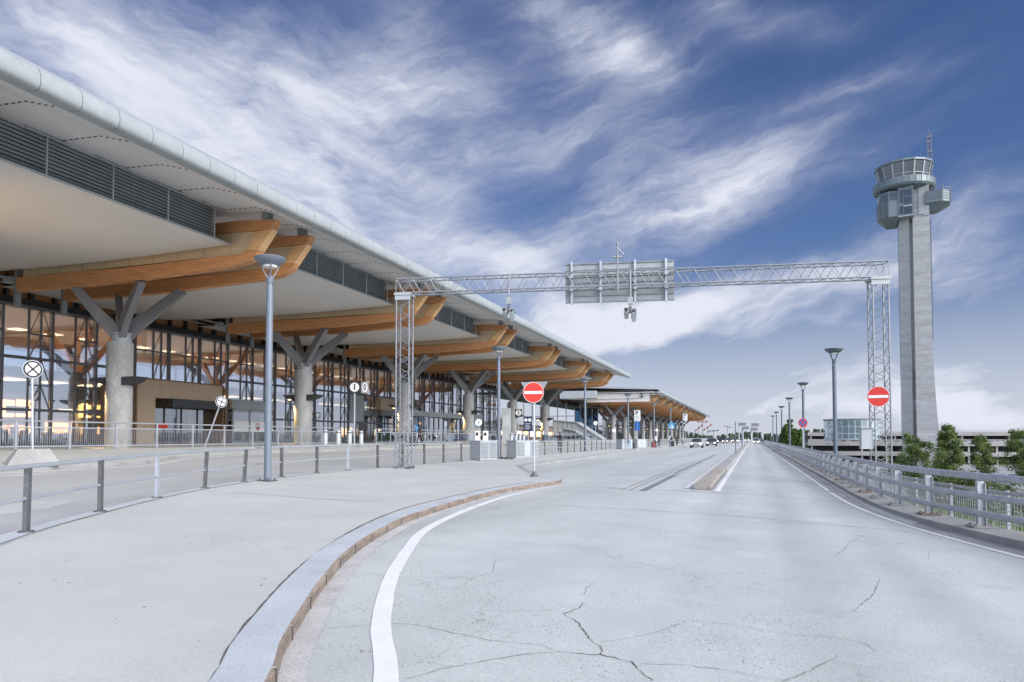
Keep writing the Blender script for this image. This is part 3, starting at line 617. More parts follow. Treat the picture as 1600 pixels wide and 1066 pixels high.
# sliding doors with posters
def sliding(y0, y1, X, zt, canopy, lab):
    b = MB(); b.bx(X-1.2, X+.1, y0-.2, y1+.9, zt+.12, zt+.85); o = b.build('entrance_canopy', M['alu'], T1)
    b = MB()
    for q in (y0, (y0+y1)/2, y1): b.bx(X-.1, X, q-.07, q+.07, FL, zt)
    b.bx(X-.1, X, y0, y1, zt-.12, zt+.1); b.bx(X-.1, X, y0, y1, FL, FL+.1); b.build('door_frame', M['alu'], o)
    for a_, c_ in ((y0, (y0+y1)/2), ((y0+y1)/2, y1)):
        b = MB(); b.bx(X-.06, X-.04, a_+.07, c_-.07, FL+.1, zt-.12); d = b.build('door', M['gdoor'], o)
        b = MB(); b.bx(X-.035, X-.02, a_+.12, c_-.12, FL+.9, FL+1.75); q = b.build('poster', M['wsign'], d)
        if c_ == y1:
            mx = Matrix.Translation((X-.012, (a_+c_)/2, FL+1.35)) @ Vector((1, 0, 0)).to_track_quat('Z', 'Y').to_matrix().to_4x4()
            t = MB(); n_ = 24
            A = [mx @ Vector((.30*math.cos(2*PI*i/n_), .30*math.sin(2*PI*i/n_), 0)) for i in range(n_+1)]; B_ = [mx @ Vector((.21*math.cos(2*PI*i/n_), .21*math.sin(2*PI*i/n_), 0)) for i in range(n_+1)]
            t.strip(A, B_); t.build('red_ring', M['red'], q)
            t = MB(); t.box((X-.012, (a_+c_)/2-.08, FL+1.3), (.006, .1, .3)); t.box((X-.012, (a_+c_)/2+.1, FL+1.3), (.006, .1, .3)); t.build('pictogram', M['blk'], q)
sliding(46.4, 50.4, -39.6, 3.9, True, '')
sliding(88.5, 93.0, -36.6, 4.0, True, '')
b = MB(); b.bx(-39.8, -36.4, 70.5, 87.4, 4.15, 4.75); o = b.build('entrance_canopy', M['sback'], T1)
b = MB(); b.bx(-39.8, -37.2, 70.6, 87.4, FL+.02, 4.15); b.build('vestibule_glass', M['gdoor'], o)
b = MB()
for i in range(13): b.bx(-37.22, -37.12, 70.6+i*1.4, 70.68+i*1.4, FL, 4.15)
b.build('vestibule_frame', M['frame'], o)
b = MB(); b.bx(-39.9, -39.2, 69.5, 74.5, 4.75, 6.1); b.build('timber_panel', M['wcladding'], T1)
# interior
b = MB(); b.bx(-66, -40.2, 4, 109, FL-.06, FL+.02); b.build('floor', M['infloor'], T1)
b = MB(); b.bx(-66, -65.6, 4, 109, FL, 5.7); b.bx(-66, -40.6, 3.6, 4, FL, 11.4); b.bx(-66, -40.6, 109.3, 109.6, FL, 11.4); b.build('back_wall', M['inwall'], T1)
b = MB()
for i in range(36): b.bx(-65.9, -65.7, 4+i*3, 4.12+i*3, 5.7, 10.3)
b.bx(-65.9, -65.7, 4, 109, 8, 8.1); b.build('rear_glazing_bars', M['frame'], T1)
b = MB(); b.bx(-66, -44.5, 4, 109, 5.6, 6.2); b.build('mezzanine', M['inlight'], T1)
b = MB()
for i in range(18): b.bx(-44.6, -44.5, 5+i*6, 5.06+i*6, 6.2, 7.3)
b.bx(-44.6, -44.5, 4, 109, 7.28, 7.34); b.build('balustrade', M['frame'], T1)
b = MB(); b.bx(-66, -41, 4, 109, 10.2, 10.3); ic = b.build('inner_ceiling', M['wood'], T1)
for i in range(34):
    b = MB(); b.bx(-47.5, -46.2, 6+i*3, 7.2+i*3, 5.5, 5.56); b.bx(-55, -54, 6+i*3, 7+i*3, 10.12, 10.18); b.build('light_panel', M['inlamp'], ic)
for i in range(7):                                           # columns with splayed arms inside the hall
    yc = YC0-DY+DY*i
    b = MB(); b.lathe([(.5, FL), (.5, 6.4)], (-50, yc, 0), 14); o = b.build('inner_column', M['column'], T1, smooth=True)
    b = MB()
    for sx in (-2.3, 2.3):
        for s_ in (-1.2, 1.2): b.beam((-50, yc, 6.4), (-50+sx, yc+s_, 10.1), .3, .4)
    b.build('arm', M['wood'], o)
for (ya, yb, z0, z1, m) in [(24, 29.6, 3.2, 4.5, 'shop'), (30, 33, 3.2, 4.4, 'shop2'), (33.6, 36.4, 3.0, 4.5, 'shop'), (36.9, 39.6, 3.4, 4.0, 'shop2'), (39.8, 42.2, 3.0, 4.3, 'shop'), (51, 53, 1.5, 4.5, 'shop'), (58, 60.5, 1.5, 3.2, 'shop'), (62, 64, 1.6, 2.6, 'shop2'), (76, 81, 1.8, 3, 'shop'), (84, 86, 1.7, 2.9, 'shop2'), (96, 103, 1.7, 3.0, 'shop')]:
    b = MB(); b.bx(-49.2, -48.4, ya, yb, FL, max(4.3, z1+.3)); o = b.build('shop_front', M['inwall'], T1)
    b = MB(); n_ = max(2, int((yb-ya)/1.1)); w_ = (yb-ya)/n_
    for i in range(n_): b.bx(-48.38, -48.34, ya+i*w_+.08, ya+(i+1)*w_-.08, z0+rg.uniform(0, .25), z1-rg.uniform(0, .3))
    b.build('lit_display', M[m], o)
    b = MB()
    for i in range(n_*2): b.bx(-48.0, -47.5, ya+i*w_/2+.1, ya+i*w_/2+.35, FL, FL+rg.uniform(.5, 1.5))
    b.build('goods_rack', M['dsteel'], o)
    b = MB(); b.bx(-48.36, -48.3, ya+.3, yb-.3, FL+.7, max(FL+.9, z0-.5)); b.build('lit_counter', M['counter'], o)
    b = MB(); b.bx(-48.3, -48.2, (ya+yb)/2-.7, (ya+yb)/2+.7, z0+.35, z0+.85); q = b.build('shop_sign', M['blk'], o)
    b = MB()
    for i in range(5): b.box((-48.18, (ya+yb)/2-.48+i*.24, z0+.6), (.02, .13, .26))
    b.build('light_strip', M['wsign'], q)
b = MB(); b.bx(-41.9, -41.8, 56.2, 61.5, 4.4, 6.0); b.build('red_banner', M['brown'], T1)
for i in range(6):
    yc = YC0-5+DY*i
    for s_ in (0,): 
        b = MB(); b.box((-36.0, yc+4.1, 9.75), (.5, .35, .28)); b.box((-35.9, yc+3.3, 9.8), (.1, 1.2, .06)); b.build('speaker', M['cab'], T1)
for i in range(6):                                           # the hall's own warm lighting
    L = bpy.data.lights.new('hall_lamp', 'AREA'); L.shape = 'RECTANGLE'; L.size = 14; L.size_y = 15; L.energy = 620; L.color = (1, .80, .56)
    lo = bpy.data.objects.new('hall_lamp', L); C.objects.link(lo); lo.location = (-51, 14+i*17, 10.0)
# far hall: curtain wall, glass end and solid parapet
y = 152.0; i = 0
while y < 330:
    f = MB(); w = 6.0
    f.bx(-36.14, -35.9, y-.08, y+.08, FL, 9.3)
    for z in (3.3, 6.3): f.bx(-36.1, -35.9, y, y+w, z-.08, z+.08)
    for q in (2, 3.3, 4.6): f.bx(-36.08, -35.95, y+q-.05, y+q+.05, FL, 9.3)
    o = f.build('window', M['frame'], T2); p = MB(); p.bx(-36.03, -36.01, y, y+w, FL, 9.3); p.build('pane', M['glass'], o); y += w
b = MB(); b.bx(-37.2, -31.9, 151.6, 151.7, 2.5, 8.2); b.bx(-31.95, -31.9, 151.7, 156, 2.5, 8.2); b.build('blue_glass_box', M['blueg'], T2)
b = MB()
for x in (-37.2, -35.9, -34.6, -33.3, -32.0): b.bx(x, x+.1, 151.5, 151.6, 1.2, 8.2)
b.bx(-37.2, -31.9, 151.5, 151.6, 5.2, 5.3); b.build('window_frame', M['frame'], T2)
for i in range(12):
    x = -60+i*1.95; f = MB(); f.bx(x-.07, x+.07, 149.3, 149.5, FL, 9.4); f.bx(x, x+1.95, 149.32, 149.46, 3.3, 3.44); f.bx(x, x+1.95, 149.32, 149.46, 6.3, 6.44); o = f.build('window', M['frame'], T2)
b = MB(); b.bx(-39.5, -31.6, 147.6, 150, 10.1, 11.7); b.build('parapet', M['alu'], T2)
b = MB(); b.bx(-60, -36.5, 149, 332, FL, FL+.05); b.build('floor', M['infloor'], T2)
b = MB()
b.bx(-31.5, -18.6, 148.9, 149.0, 11.1, 11.3); b.beam((-31.5, 148.8, 10.4), (-18.8, 148.8, 10.7), .12, .12); b.build('end_fascia', M['alu'], T2)
b = MB(); b.bx(-34, -20.5, 149.6, 149.9, 9.3, 11.0); b.build('end_panel', M['memb'], T2)
# low link building between the two halls
lk = thing('link_building', 'low dark link block with lit shop fronts between the two terminal halls', 'building', (-44, 130, FL-.12))
b = MB(); b.bx(-60, -39.5, 110.6, 148.8, 4.0, 4.9); lo = b.build('roof', M['sback'], lk)
b = MB(); b.bx(-60, -40.2, 110.6, 148.8, FL, 4.0); b.build('wall', M['inwall'], lk)
for i in range(9):
    b = MB(); b.bx(-40.19, -40.05, 111.4+i*4.1, 114.6+i*4.1, 1.5, 3.3); o = b.build('window', M['frame'], lk)
    b = MB(); b.bx(-40.04, -40.0, 111.6+i*4.1, 114.4+i*4.1, 1.9, 2.8); b.build('lit_display', M['shop' if i % 2 else 'shop2'], o)
# sloping stair enclosures
def stair(name, lab, y, x0, x1, zh, w):
    t = thing(name, lab, 'stair canopy', ((x0+x1)/2, y, FL))
    b = MB(); b.prism([(x0, FL), (x1, FL), (x1-.6, FL+.35), (x0+4.3*(x1-x0)/9, zh-.5), (x0, zh)], 'y', y, y+w); b.build('wall', M['sback'], t)
    b = MB(); b.beam((x0-.3, y+w/2, zh+.06), (x0+4.3*(x1-x0)/9, y+w/2, zh-.42), w+.5, .12); b.beam((x0+4.3*(x1-x0)/9, y+w/2, zh-.42), (x1, y+w/2, FL+.1), w+.5, .12); b.build('roof', M['alu'], t)
    b = MB()
    for i in range(5): b.bx(x0+i*.9, x0+i*.9+.06, y-.04, y, FL, zh-.1-i*.1)
    b.build('window_frame', M['frame'], t)
stair('stair_canopy', 'larger pale sloping stair enclosure coming down beside the link block', 124, -34.5, -25.3, 4.85, 3.5)
stair('stair_canopy', 'smaller pale sloping stair enclosure in front of the larger one', 116, -30.4, -26.2, 3.2, 2.2)
# ------------------------------------------------------------------ lamp posts
def lamp(pm, hm):
    t = thing('street_lamp', '', 'street lamp')
    b = MB(); b.lathe([(.105, .02), (.10, 5.8), (.06, 6.1)], (0, 0, 0), 16); b.build('pole', pm, t, smooth=True)
    b = MB(); b.box((0, 0, .02), (.42, .42, .03)); 
    for i in range(4): b.lathe([(.03, .03), (.03, .10)], (.15*(1 if i % 2 else -1), .15*(1 if i // 2 else -1), 0), 6)
    b.build('base_plate', M['galvd'], t)
    b = MB(); b.lathe([(.10, 5.98), (.115, 6.12), (.07, 6.2)], (0, 0, 0), 12)
    for i in range(4):
        a = PI/4+i*PI/2; b.beam((.07*math.cos(a), .07*math.sin(a), 6.12), (.30*math.cos(a), .30*math.sin(a), 6.58), .03, .03)
    b.build('strut', hm, t)
    b = MB(); b.lathe([(.22, 6.52), (.36, 6.59), (.44, 6.68), (.465, 6.735), (.455, 6.755), (.1, 6.79)], (0, 0, 0), 28); b.build('lamp_shade', hm, t, smooth=True)
    b = MB(); b.lathe([(.20, 6.46), (.215, 6.52)], (0, 0, 0), 20); b.build('diffuser', M['diff'], t)
    return t
lp = lamp(M['lamp'], M['lamp']); left = [(-13.79, 17.67), (-14.5, 39.93), (-14.75, 64.2), (-14.8, 88.5), (-14.8, 113), (-14.8, 137), (-14.8, 161)]
LN = ['tall grey blue lamp post standing nearest, at the island edge before the truss leg', 'grey lamp post beside the two slatted cabinets on the island', 'third grey lamp post along the island railing, past the cabinets', 'fourth grey lamp post along the island railing, in front of the far hall', 'fifth grey lamp post along the island railing, by the parking sign', 'sixth grey lamp post along the island railing', 'last grey lamp post of the island row, small under the far eaves']
for i, (x, y) in enumerate(left):
    o = lp if i == 0 else dup(lp); o.location = (x, y, zg(x)+KH); o['label'] = LN[i]; o['group'] = 'lamp posts along the island'
lr = lamp(M['lampd'], M['lampd']); RN = ['nearest lamp post behind the bridge guardrail, left of the truss leg', 'second lamp post behind the bridge guardrail, beside the no stopping sign', 'third lamp post behind the bridge guardrail, among the poplars', 'fourth lamp post behind the bridge guardrail', 'fifth lamp post behind the bridge guardrail', 'farthest lamp post behind the bridge guardrail']
for i, y in enumerate([41, 65.5, 89.5, 113.5, 137.5, 162]):
    o = lr if i == 0 else dup(lr); o.location = (4.15, y, -.35); o['label'] = RN[i]; o['group'] = 'lamp posts along the guardrail'
# ------------------------------------------------------------------ railings
def island_rail():
    base = [(-9.0, 5.3), (-10.16, 7.56), (-11.38, 9.86), (-12.55, 12.31), (-13.49, 14.78), (-14.12, 17.03), (-14.53, 19.31), (-14.75, 21.6), (-14.8, 23.7), (-14.8, 26.0), (-14.8, 28.2), (-14.8, 30.4), (-14.8, 32.6), (-14.8, 34.9)]
    def run(pts, label, lean):
        x0, y0 = pts[len(pts)//2]; t = thing('railing', label, 'railing', (x0, y0, zg(x0)+KH), 'railings along the island')
        tops = []; mids = []
        for i, (x, y) in enumerate(pts):
            z = zg(x)+KH; a = pts[min(i+1, len(pts)-1)]; c = pts[max(i-1, 0)]; d = Vector((a[0]-c[0], a[1]-c[1], 0)).normalized()
            ln = lean.get(i, random.uniform(-.012, .012)); tp = Vector((x, y, z+.97))+d*ln; bs = Vector((x, y, z)); md = bs+(tp-bs)*.50
            b = MB(); b.beam(bs, tp-Vector((0, 0, .02)), .115, .06, up=d.cross(Vector((0, 0, 1)))); o = b.build('post', M['galvd' if i not in (3, 8) else 'galv'], t)
            b = MB(); b.lathe([(.11, 0), (.11, .02)], (bs.x, bs.y, bs.z+.004), 14); b.build('base_plate', M['galvd'], o)
            tops.append(tp); mids.append(md+Vector((0, 0, random.uniform(-.02, .02))))
        b = MB(); b.tube(tops, .036, 8); b.build('top_rail', M['galv'], t, smooth=True)
        mm = []
        for i in range(len(mids)-1): mm += [mids[i], (mids[i]+mids[i+1])/2+Vector((0, 0, -.05 if i == 4 else random.uniform(-.012, .006)))]
        mm.append(mids[-1]); b = MB(); b.tube(mm, .027, 8); b.build('middle_rail', M['galv'], t, smooth=True)
    run(base, 'bent two-bar steel railing along the near island edge, with leaning posts', {1: .02, 4: .10, 5: .13})
    run([(-14.75, 38.9), (-14.75, 41.0)], 'short piece of two-bar railing between the two cabinets', {})
    run([(-14.6, 45.6+i*2.3) for i in range(14)], 'straight two-bar railing with dark posts past the cabinets', {})
    run([(-14.6, 95+i*2.5) for i in range(30)], 'far two-bar railing behind the waiting travellers', {})
island_rail()
def guardrail():
    t = thing('guardrail', 'triple tube steel guardrail curving along the right road edge', 'guardrail', (3.3, 20, -.1))
    path = [Vector((railx(y), y)) for y in [6+i*.25 for i in range(1200)]]
    P = resample(path, 2.3); zb = zg(3.2)+.105
    for i in range(0, 100):
        if i >= len(P)-1: break
        p = P[i]; d = (P[i+1]-P[max(i-1, 0)]).normalized(); n = Vector((d.y, -d.x, 0)); D3 = Vector((d.x, d.y, 0))
        b = MB(); q = Vector((p.x, p.y, zb))+n*.16
        b.beam(q, q+Vector((0, 0, .98)), .085, .012, up=n); b.beam(q+n*.07, q+n*.07+Vector((0, 0, .9)), .012, .13, up=n); b.beam(q+n*.14, q+n*.14+Vector((0, 0, .86)), .10, .012, up=n)
        for z in (.30, .63): b.beam(q+Vector((0, 0, z))-n*.15, q+Vector((0, 0, z))+n*.02, .07, .09)
        o = b.build('post', M['rail'], t)
        if i < 30:
            b = MB(); b.box(q+n*.06+Vector((0, 0, .015)), (.34, .40, .03), rz=math.atan2(d.y, d.x)); 
            for u in (-.13, .13):
                for v in (-.15, .15): c = q+n*(.06+v*.9)+D3*u; b.lathe([(.022, .03), (.022, .075)], c, 6)
            b.build('base_plate', M['kerbc'] if i % 3 else M['rust'], o)
    for z, r, dx in ((1.0, .072, .12), (.63, .062, 0), (.30, .062, 0)):
        b = MB(); pts = [(p.x+dx, p.y, zb+z) for p in path[::3] if p.y < 60]+[(3.2+dx, 60+i*10, zb+z) for i in range(40)]
        b.tube(pts, r, 12); o = b.build('rail', M['rail'], t, smooth=True)
        b = MB()
        for i in (3, 9, 15, 21): p = P[i] if i < len(P) else P[-1]; a = path[min(len(path)-1, int((p.y-6)*4)+3)]; c = path[min(len(path)-1, int((p.y-6)*4)+4)]; d = Vector((c.x-a.x, c.y-a.y, 0)).normalized(); s_ = Vector((a.x+dx, a.y, zb+z)); b.tube([s_-d*.008, s_+d*.008], r+.004, 12)
        b.build('rail_joint', M['galvd'], o)
guardrail()
def mesh_fence():
    t = thing('mesh_fence', 'lattice mesh safety fence on the outer side of the guardrail', 'fence', (3.8, 20, -.2))
    path = [Vector((railx(y)+.66, y)) for y in [6+i*.25 for i in range(700)]]; P = resample(path, 2.3); z0 = zg(3.2)-.12
    for i in range(0, 70):
        a, c = P[i], P[i+1]; d = (c-a).normalized(); L = (c-a).length; D3 = Vector((d.x, d.y, 0)); A = Vector((a.x, a.y, z0))
        b = MB(); b.beam(A, A+Vector((0, 0, .95)), .06, .05, up=D3); b.build('post', M['rail'], t)
        b = MB(); 
        for z in (.12, .90): b.beam(A+D3*.03+Vector((0, 0, z)), A+D3*(L-.03)+Vector((0, 0, z)), .04, .055)
        far = i > 16
        nx = 24 if not far else 10; nz = 9 if not far else 5; wd = .009 if not far else .016
        for k in range(1, nx): q = A+D3*(L*k/nx); b.beam(q+Vector((0, 0, .14)), q+Vector((0, 0, .88)), wd, wd)
        for k in range(1, nz): z = .12+.78*k/nz; b.beam(A+D3*.03+Vector((0, 0, z)), A+D3*(L-.03)+Vector((0, 0, z)), wd, wd)
        b.build('mesh_panel', M['rail'], t)
mesh_fence()
def barrier(label, pts, panel):
    x0, y0 = pts[0]; t = thing('barrier_fence', label, 'fence', (x0, y0, zg(x0)+KH), 'fences along the terminal kerb')
    for i, (x, y) in enumerate(pts):
        z = zg(x)+KH; b = MB(); b.beam((x, y, z), (x, y, z+1.16), .09, .05); b.beam((x-.22, y, z), (x-.02, y, z+.7), .05, .012, up=(0, 1, 0)); b.build('post', M['galv'], t)
    b = MB(); b.tube([(x, y, zg(x)+KH+1.18) for x, y in pts], .035, 8); b.build('handrail', M['galv'], t)
    for (a, c) in zip(pts, pts[1:]):
        A = Vector((a[0], a[1], zg(a[0])+KH)); B = Vector((c[0], c[1], zg(c[0])+KH)); D3 = (B-A); L = D3.length; D3.normalize()
        b = MB()
        for z in (.14, .92): b.beam(A+D3*.05+Vector((0, 0, z)), B-D3*.05+Vector((0, 0, z)), .04, .05)
        if panel:
            nx = int(L/.10)
            for k in range(1, nx): q = A+D3*(L*k/nx); b.beam(q+Vector((0, 0, .16)), q+Vector((0, 0, .9)), .012, .012)
        o = b.build('infill_frame', M['galv'], t)
        if not panel: b = MB(); b.beam(A+D3*.08+Vector((0, 0, .53)), B-D3*.08+Vector((0, 0, .53)), .012, .74); b.build('glass_panel', M['gfence'], o)
barrier('steel barrier with vertical bars in front of the lit shops and timber portal', [(-27.9, 8.5+i*2.35) for i in range(16)], True)
barrier('steel and glass barrier behind the platform number sign, past the bollards', [(-27.6, 48.2+i*2.3) for i in range(18)], False)
barrier('far steel and glass barrier before the link block', [(-27.0, 92+i*2.6) for i in range(15)], False)
# ------------------------------------------------------------------ overhead gantry
def lattice(mb, a, b, w, dpt, u, v, step, r=.035, rb=.016, faces=(1, 1, 1, 1)):
    """four-chord lattice from a to b; u, v are the unit section axes"""
    a, b, u, v = Vector(a), Vector(b), Vector(u), Vector(v); L = (b-a).length; d = (b-a).normalized(); n = max(2, round(L/step))
    c = [u*(i*w/2)+v*(j*dpt/2) for i, j in ((-1, -1), (1, -1), (1, 1), (-1, 1))]
    for q in c: mb.tube([a+q, b+q], r, 8)
    for f in range(4):
        p, q = c[f], c[(f+1) % 4]
        for i in range(n):
            s0, s1 = a+d*(L*i/n), a+d*(L*(i+1)/n); m_ = (s0+s1)/2
            mb.tube([s0+p, m_+q], rb, 5, cap=False); mb.tube([m_+q, s1+p], rb, 5, cap=False)
            if i == 0: mb.tube([s0+p, s0+q], rb, 5)
        mb.tube([b+p, b+q], rb, 5)
g0, g1 = Vector((-14.0, 26.8, 0)), Vector((4.62, 30.0, 0)); gu = (g1-g0).normalized(); gv = Vector((-gu.y, gu.x, 0)); GZ = Vector((0, 0, 1))
gt = thing('sign_gantry', 'galvanised lattice gantry spanning the road on two truss legs', 'gantry', (-4.8, 27.5, 0))
for p, zb_, s_ in ((g0, zg(-14)+KH, 1), (g1, -1.0, -1)):
    b = MB(); lattice(b, p+GZ*(zb_+.05), p+GZ*7.72, .56, .56, gu, gv, .62, .032, .014); lg = b.build('leg', M['gantry'], gt)
    b = MB(); b.box(p+GZ*7.74, (.72, .72, .10), rz=math.atan2(gu.y, gu.x)); b.box(p+GZ*7.60-gv*.3, (.66, .05, .22), rz=math.atan2(gu.y, gu.x)); b.build('cap_plate', M['cab'], lg)
    b = MB()
    for i in (-1, 1):
        for j in (-1, 1): q = p+gu*(i*.28)+gv*(j*.28); b.box(q+GZ*(zb_+.02), (.18, .18, .03)); b.lathe([(.03, .03), (.03, .12)], q+GZ*zb_+gu*.06, 6)
    b.build('base_plate', M['galvd'], lg)
b = MB(); lattice(b, g0-gu*.3+GZ*8.09, g1+gu*.3+GZ*8.09, .56, .60, gv, GZ, .72, .032, .014); b.build('beam', M['gantry'], gt)
sp = thing('direction_sign', 'large road sign seen from its ribbed grey back, fixed on the gantry beam', 'road sign', (-4.95, 27.9, 8))
ga = math.atan2(gu.y, gu.x); pc = g0+gu*9.05+gv*.52
b = MB(); b.box(pc+GZ*8.1, (4.45, .05, 1.66), rz=ga); pn = b.build('sign_panel', M['sback'], sp)
b = MB()
for i in range(7): b.box(pc+GZ*(7.30+i*.268)-gv*.045, (4.45, .05, .05), rz=ga)
b.build('stiffener', M['gantry'], pn)
for t_ in (-1.95, -.75, .65, 1.9):
    b = MB(); b.box(pc+gu*t_-gv*.10+GZ*8.1, (.09, .10, 1.78), rz=ga); b.box(pc+gu*t_-gv*.2+GZ*8.35, (.14, .14, .12), rz=ga); b.box(pc+gu*t_-gv*.2+GZ*7.8, (.14, .14, .12), rz=ga)
    b.build('bracket', M['galv'], pn)
ms = thing('antenna_mast', 'thin mast with a side arm sticking up behind the ribbed sign', 'antenna', tuple(g0+gu*9.0+GZ*8.4))
b = MB(); q = g0+gu*9.0-gv*.36; b.tube([q+GZ*7.6, q+GZ*9.45], .035, 8); b.tube([q+GZ*9.3, q+gu*.25+GZ*9.0], .03, 6); b.tube([q+GZ*9.42, q+GZ*9.52], .06, 8); b.build('mast', M['gantry'], ms)
b = MB(); b.box(q+GZ*8.95+gv*.1, (.34, .2, .06), rz=ga); b.build('lamp_arm', M['sback'], ms)
def hang_cam(s, zt, zb_, lab):
    q = g0+gu*s-gv*.30; t = thing('traffic_camera', lab, 'traffic camera', tuple(q+GZ*zb_), 'cameras under the gantry')
    b = MB(); b.tube([q+GZ*8.4, q+GZ*(zt-.3)], .045, 8); b.build('pole', M['gantry'], t)
    b = MB(); b.box(q+GZ*(zt-.2), (.20, .18, .28), rz=ga); b.build('junction_box', M['sback'], t)
    b = MB(); b.tube([q+GZ*(zt-.4), q+GZ*(zt-.62)], .05, 8); b.box(q+GZ*(zt-.66), (.5, .1, .08), rz=ga); b.build('mount', M['galvd'], t)
    for dx, dz, tl in ((-.16, -.72, .5), (.13, -.82, .9)):
        b = MB(); mx = Matrix.Rotation(ga, 3, 'Z') @ Matrix.Rotation(-tl, 3, 'X'); b.box(q+gu*dx+GZ*(zt+dz), (.16, .42, .18), mx=mx); b.box(q+gu*dx+GZ*(zt+dz+.1), (.2, .48, .02), mx=mx); o = b.build('camera', M['cab'], t)
        b = MB(); b.disc(q+gu*dx+GZ*(zt+dz)+mx @ Vector((0, -.22, 0)), .065, .03, mx @ Vector((0, -1, 0)), 12); b.build('lens', M['blk'], o)
hang_cam(4.55, 7.5, 6.6, 'camera cluster hanging under the gantry between the left leg and the ribbed sign')
hang_cam(9.5, 7.35, 6.5, 'camera cluster hanging below the ribbed sign on the gantry')
b = MB(); q = g1-gu*.55-gv*.1; b.box(q+GZ*1.62, (.42, .3, .78), rz=ga); b.box(q+GZ*2.03-gv*.02, (.46, .36, .03), rz=ga); t = tag(b.build('switch_box', M['cab'], None), 'pale electrical box hung on the right truss leg of the gantry', 'switch box')
# ------------------------------------------------------------------ road signs
def facing(x, y, cz=0):                                   # rotation that turns local -Y towards the camera side, square to the road
    return cz
def disc_sign(t, c, r, mats, th=.02, yaw=0, bar=False, n=40):
    nrm = Vector((math.sin(yaw), -math.cos(yaw), 0)); c = Vector(c)
    b = MB(); b.disc(c, r, th, nrm, n); o = b.build('sign_plate', mats[0], t, smooth=True)
    return o, nrm, c
def ring(mb, c, nrm, r0, r1, n=40):
    q = Vector(nrm).to_track_quat('Z', 'Y').to_matrix(); c = Vector(c)
    mb.strip([c+q @ Vector((r0*math.cos(2*PI*i/n), r0*math.sin(2*PI*i/n), 0)) for i in range(n+1)], [c+q @ Vector((r1*math.cos(2*PI*i/n), r1*math.sin(2*PI*i/n), 0)) for i in range(n+1)])
def no_entry(name, lab, base, zc, r, yaw, pole, tri=False, py=0):
    t = thing(name, lab, 'no entry sign', base, 'no entry signs')
    c = Vector((base[0], base[1]-.07+py, zc)); o, nrm, c = disc_sign(t, c, r, [M['red']], yaw=yaw)
    sd = Vector((math.cos(yaw), math.sin(yaw), 0))
    b = MB(); b.beam(c+nrm*.014-sd*r*.86, c+nrm*.014+sd*r*.86, .006, r*.27, up=(0, 0, 1)); b.build('white_bar', M['wsign'], o)
    b = MB(); ring(b, c+nrm*.0125, nrm, r*.955, r*.995); b.build('sign_rim', M['wsign'], o)
    if pole:
        x, y, z = base
        b = MB(); b.tube([(x, y, z), (x, y, zc+r*.9)], .04, 10); b.build('pole', M['galv'], t, smooth=True)
        b = MB(); b.lathe([(.16, 0), (.15, .03), (.06, .12), (.05, .2)], (x, y, z), 10); b.build('base', M['galvd'], t)
    if tri:
        b = MB(); b.prism([(base[0]-.52, zc+.40), (base[0]+.52, zc+.40), (base[0], zc-.50)], 'y', base[1]+.03, base[1]+.05); b.build('triangle_plate', M['sback'], t)
    return t
no_entry('no_entry_sign', 'red no entry disc on a grey pole at the island tip, triangle plate behind', (-7.62, 24.8, zg(-7.62)+KH), 3.32, .385, .16, True, True)
no_entry('no_entry_sign', 'red no entry disc fixed to the right truss leg behind the guardrail', (4.18, 27.55, .5), 3.10, .36, -.05, False)
def cross_sign(name, lab, base, foot, c, r, yaw, roll):
    t = thing(name, lab, 'road sign', base, 'white road signs with a black cross')
    o, nrm, c = disc_sign(t, c, r, [M['galv']], yaw=yaw); sd = Vector((math.cos(yaw), math.sin(yaw), 0))
    b = MB(); b.disc(c+nrm*.014, r*.93, .008, nrm, 36); p = b.build('sign_face', M['blk'], o)
    b = MB(); b.disc(c+nrm*.020, r*.74, .006, nrm, 36); p = b.build('white_field', M['wsign'], o)
    b = MB()
    for a in (roll+PI/4, roll-PI/4): u = sd*math.cos(a)+GZ*math.sin(a); b.beam(c+nrm*.025-u*r*.76, c+nrm*.025+u*r*.76, .055*r/.3, .004, up=nrm)
    b.build('cross', M['blk'], o)
    b = MB(); b.tube([foot, tuple(c-nrm*.04+(Vector(foot)-c).normalized()*(-r*.6))], .035, 8); b.build('pole', M['galv'], t, smooth=True)
    return t
bx_, by_ = -21.38, 16.05
zbk = zg(bx_)+KH
d_ = ray(51, 577); s_ = 16.05/d_[1]; cc = (d_[0]*s_, 16.05, CAM[2]+d_[2]*s_)
cross_sign('end_of_restriction_sign', 'upright round white sign with a black cross on a pole in a concrete block', (bx_, by_, zbk), (cc[0], by_+.06, zbk+.5), cc, .285, 1.25, .0)
b = MB(); 
vs = [(-.72, -.32, 0), (.72, -.32, 0), (.72, .32, 0), (-.72, .32, 0), (-.42, -.2, .5), (.42, -.2, .5), (.42, .2, .5), (-.42, .2, .5)]
R_ = Matrix.Rotation(1.15, 3, 'Z'); b.add([R_ @ Vector(v)+Vector((bx_, by_, zbk+.01)) for v in vs], [(3, 2, 1, 0), (4, 5, 6, 7), (0, 1, 5, 4), (1, 2, 6, 5), (2, 3, 7, 6), (3, 0, 4, 7)])
tag(b.build('concrete_block', M['kerbc']), 'sloping sided concrete block holding the upright crossed sign', 'concrete block')
d_ = ray(346, 628); s_ = 26.5/d_[1]; c2 = (d_[0]*s_, 26.5, CAM[2]+d_[2]*s_); d_ = ray(317, 707); s_ = 26.5/d_[1]; f2 = (d_[0]*s_, 26.5, zg(d_[0]*s_)+KH)
cross_sign('end_of_restriction_sign', 'leaning round white sign with a black cross, its pole bent far over before the portal', f2, f2, c2, .27, 1.1, .45)
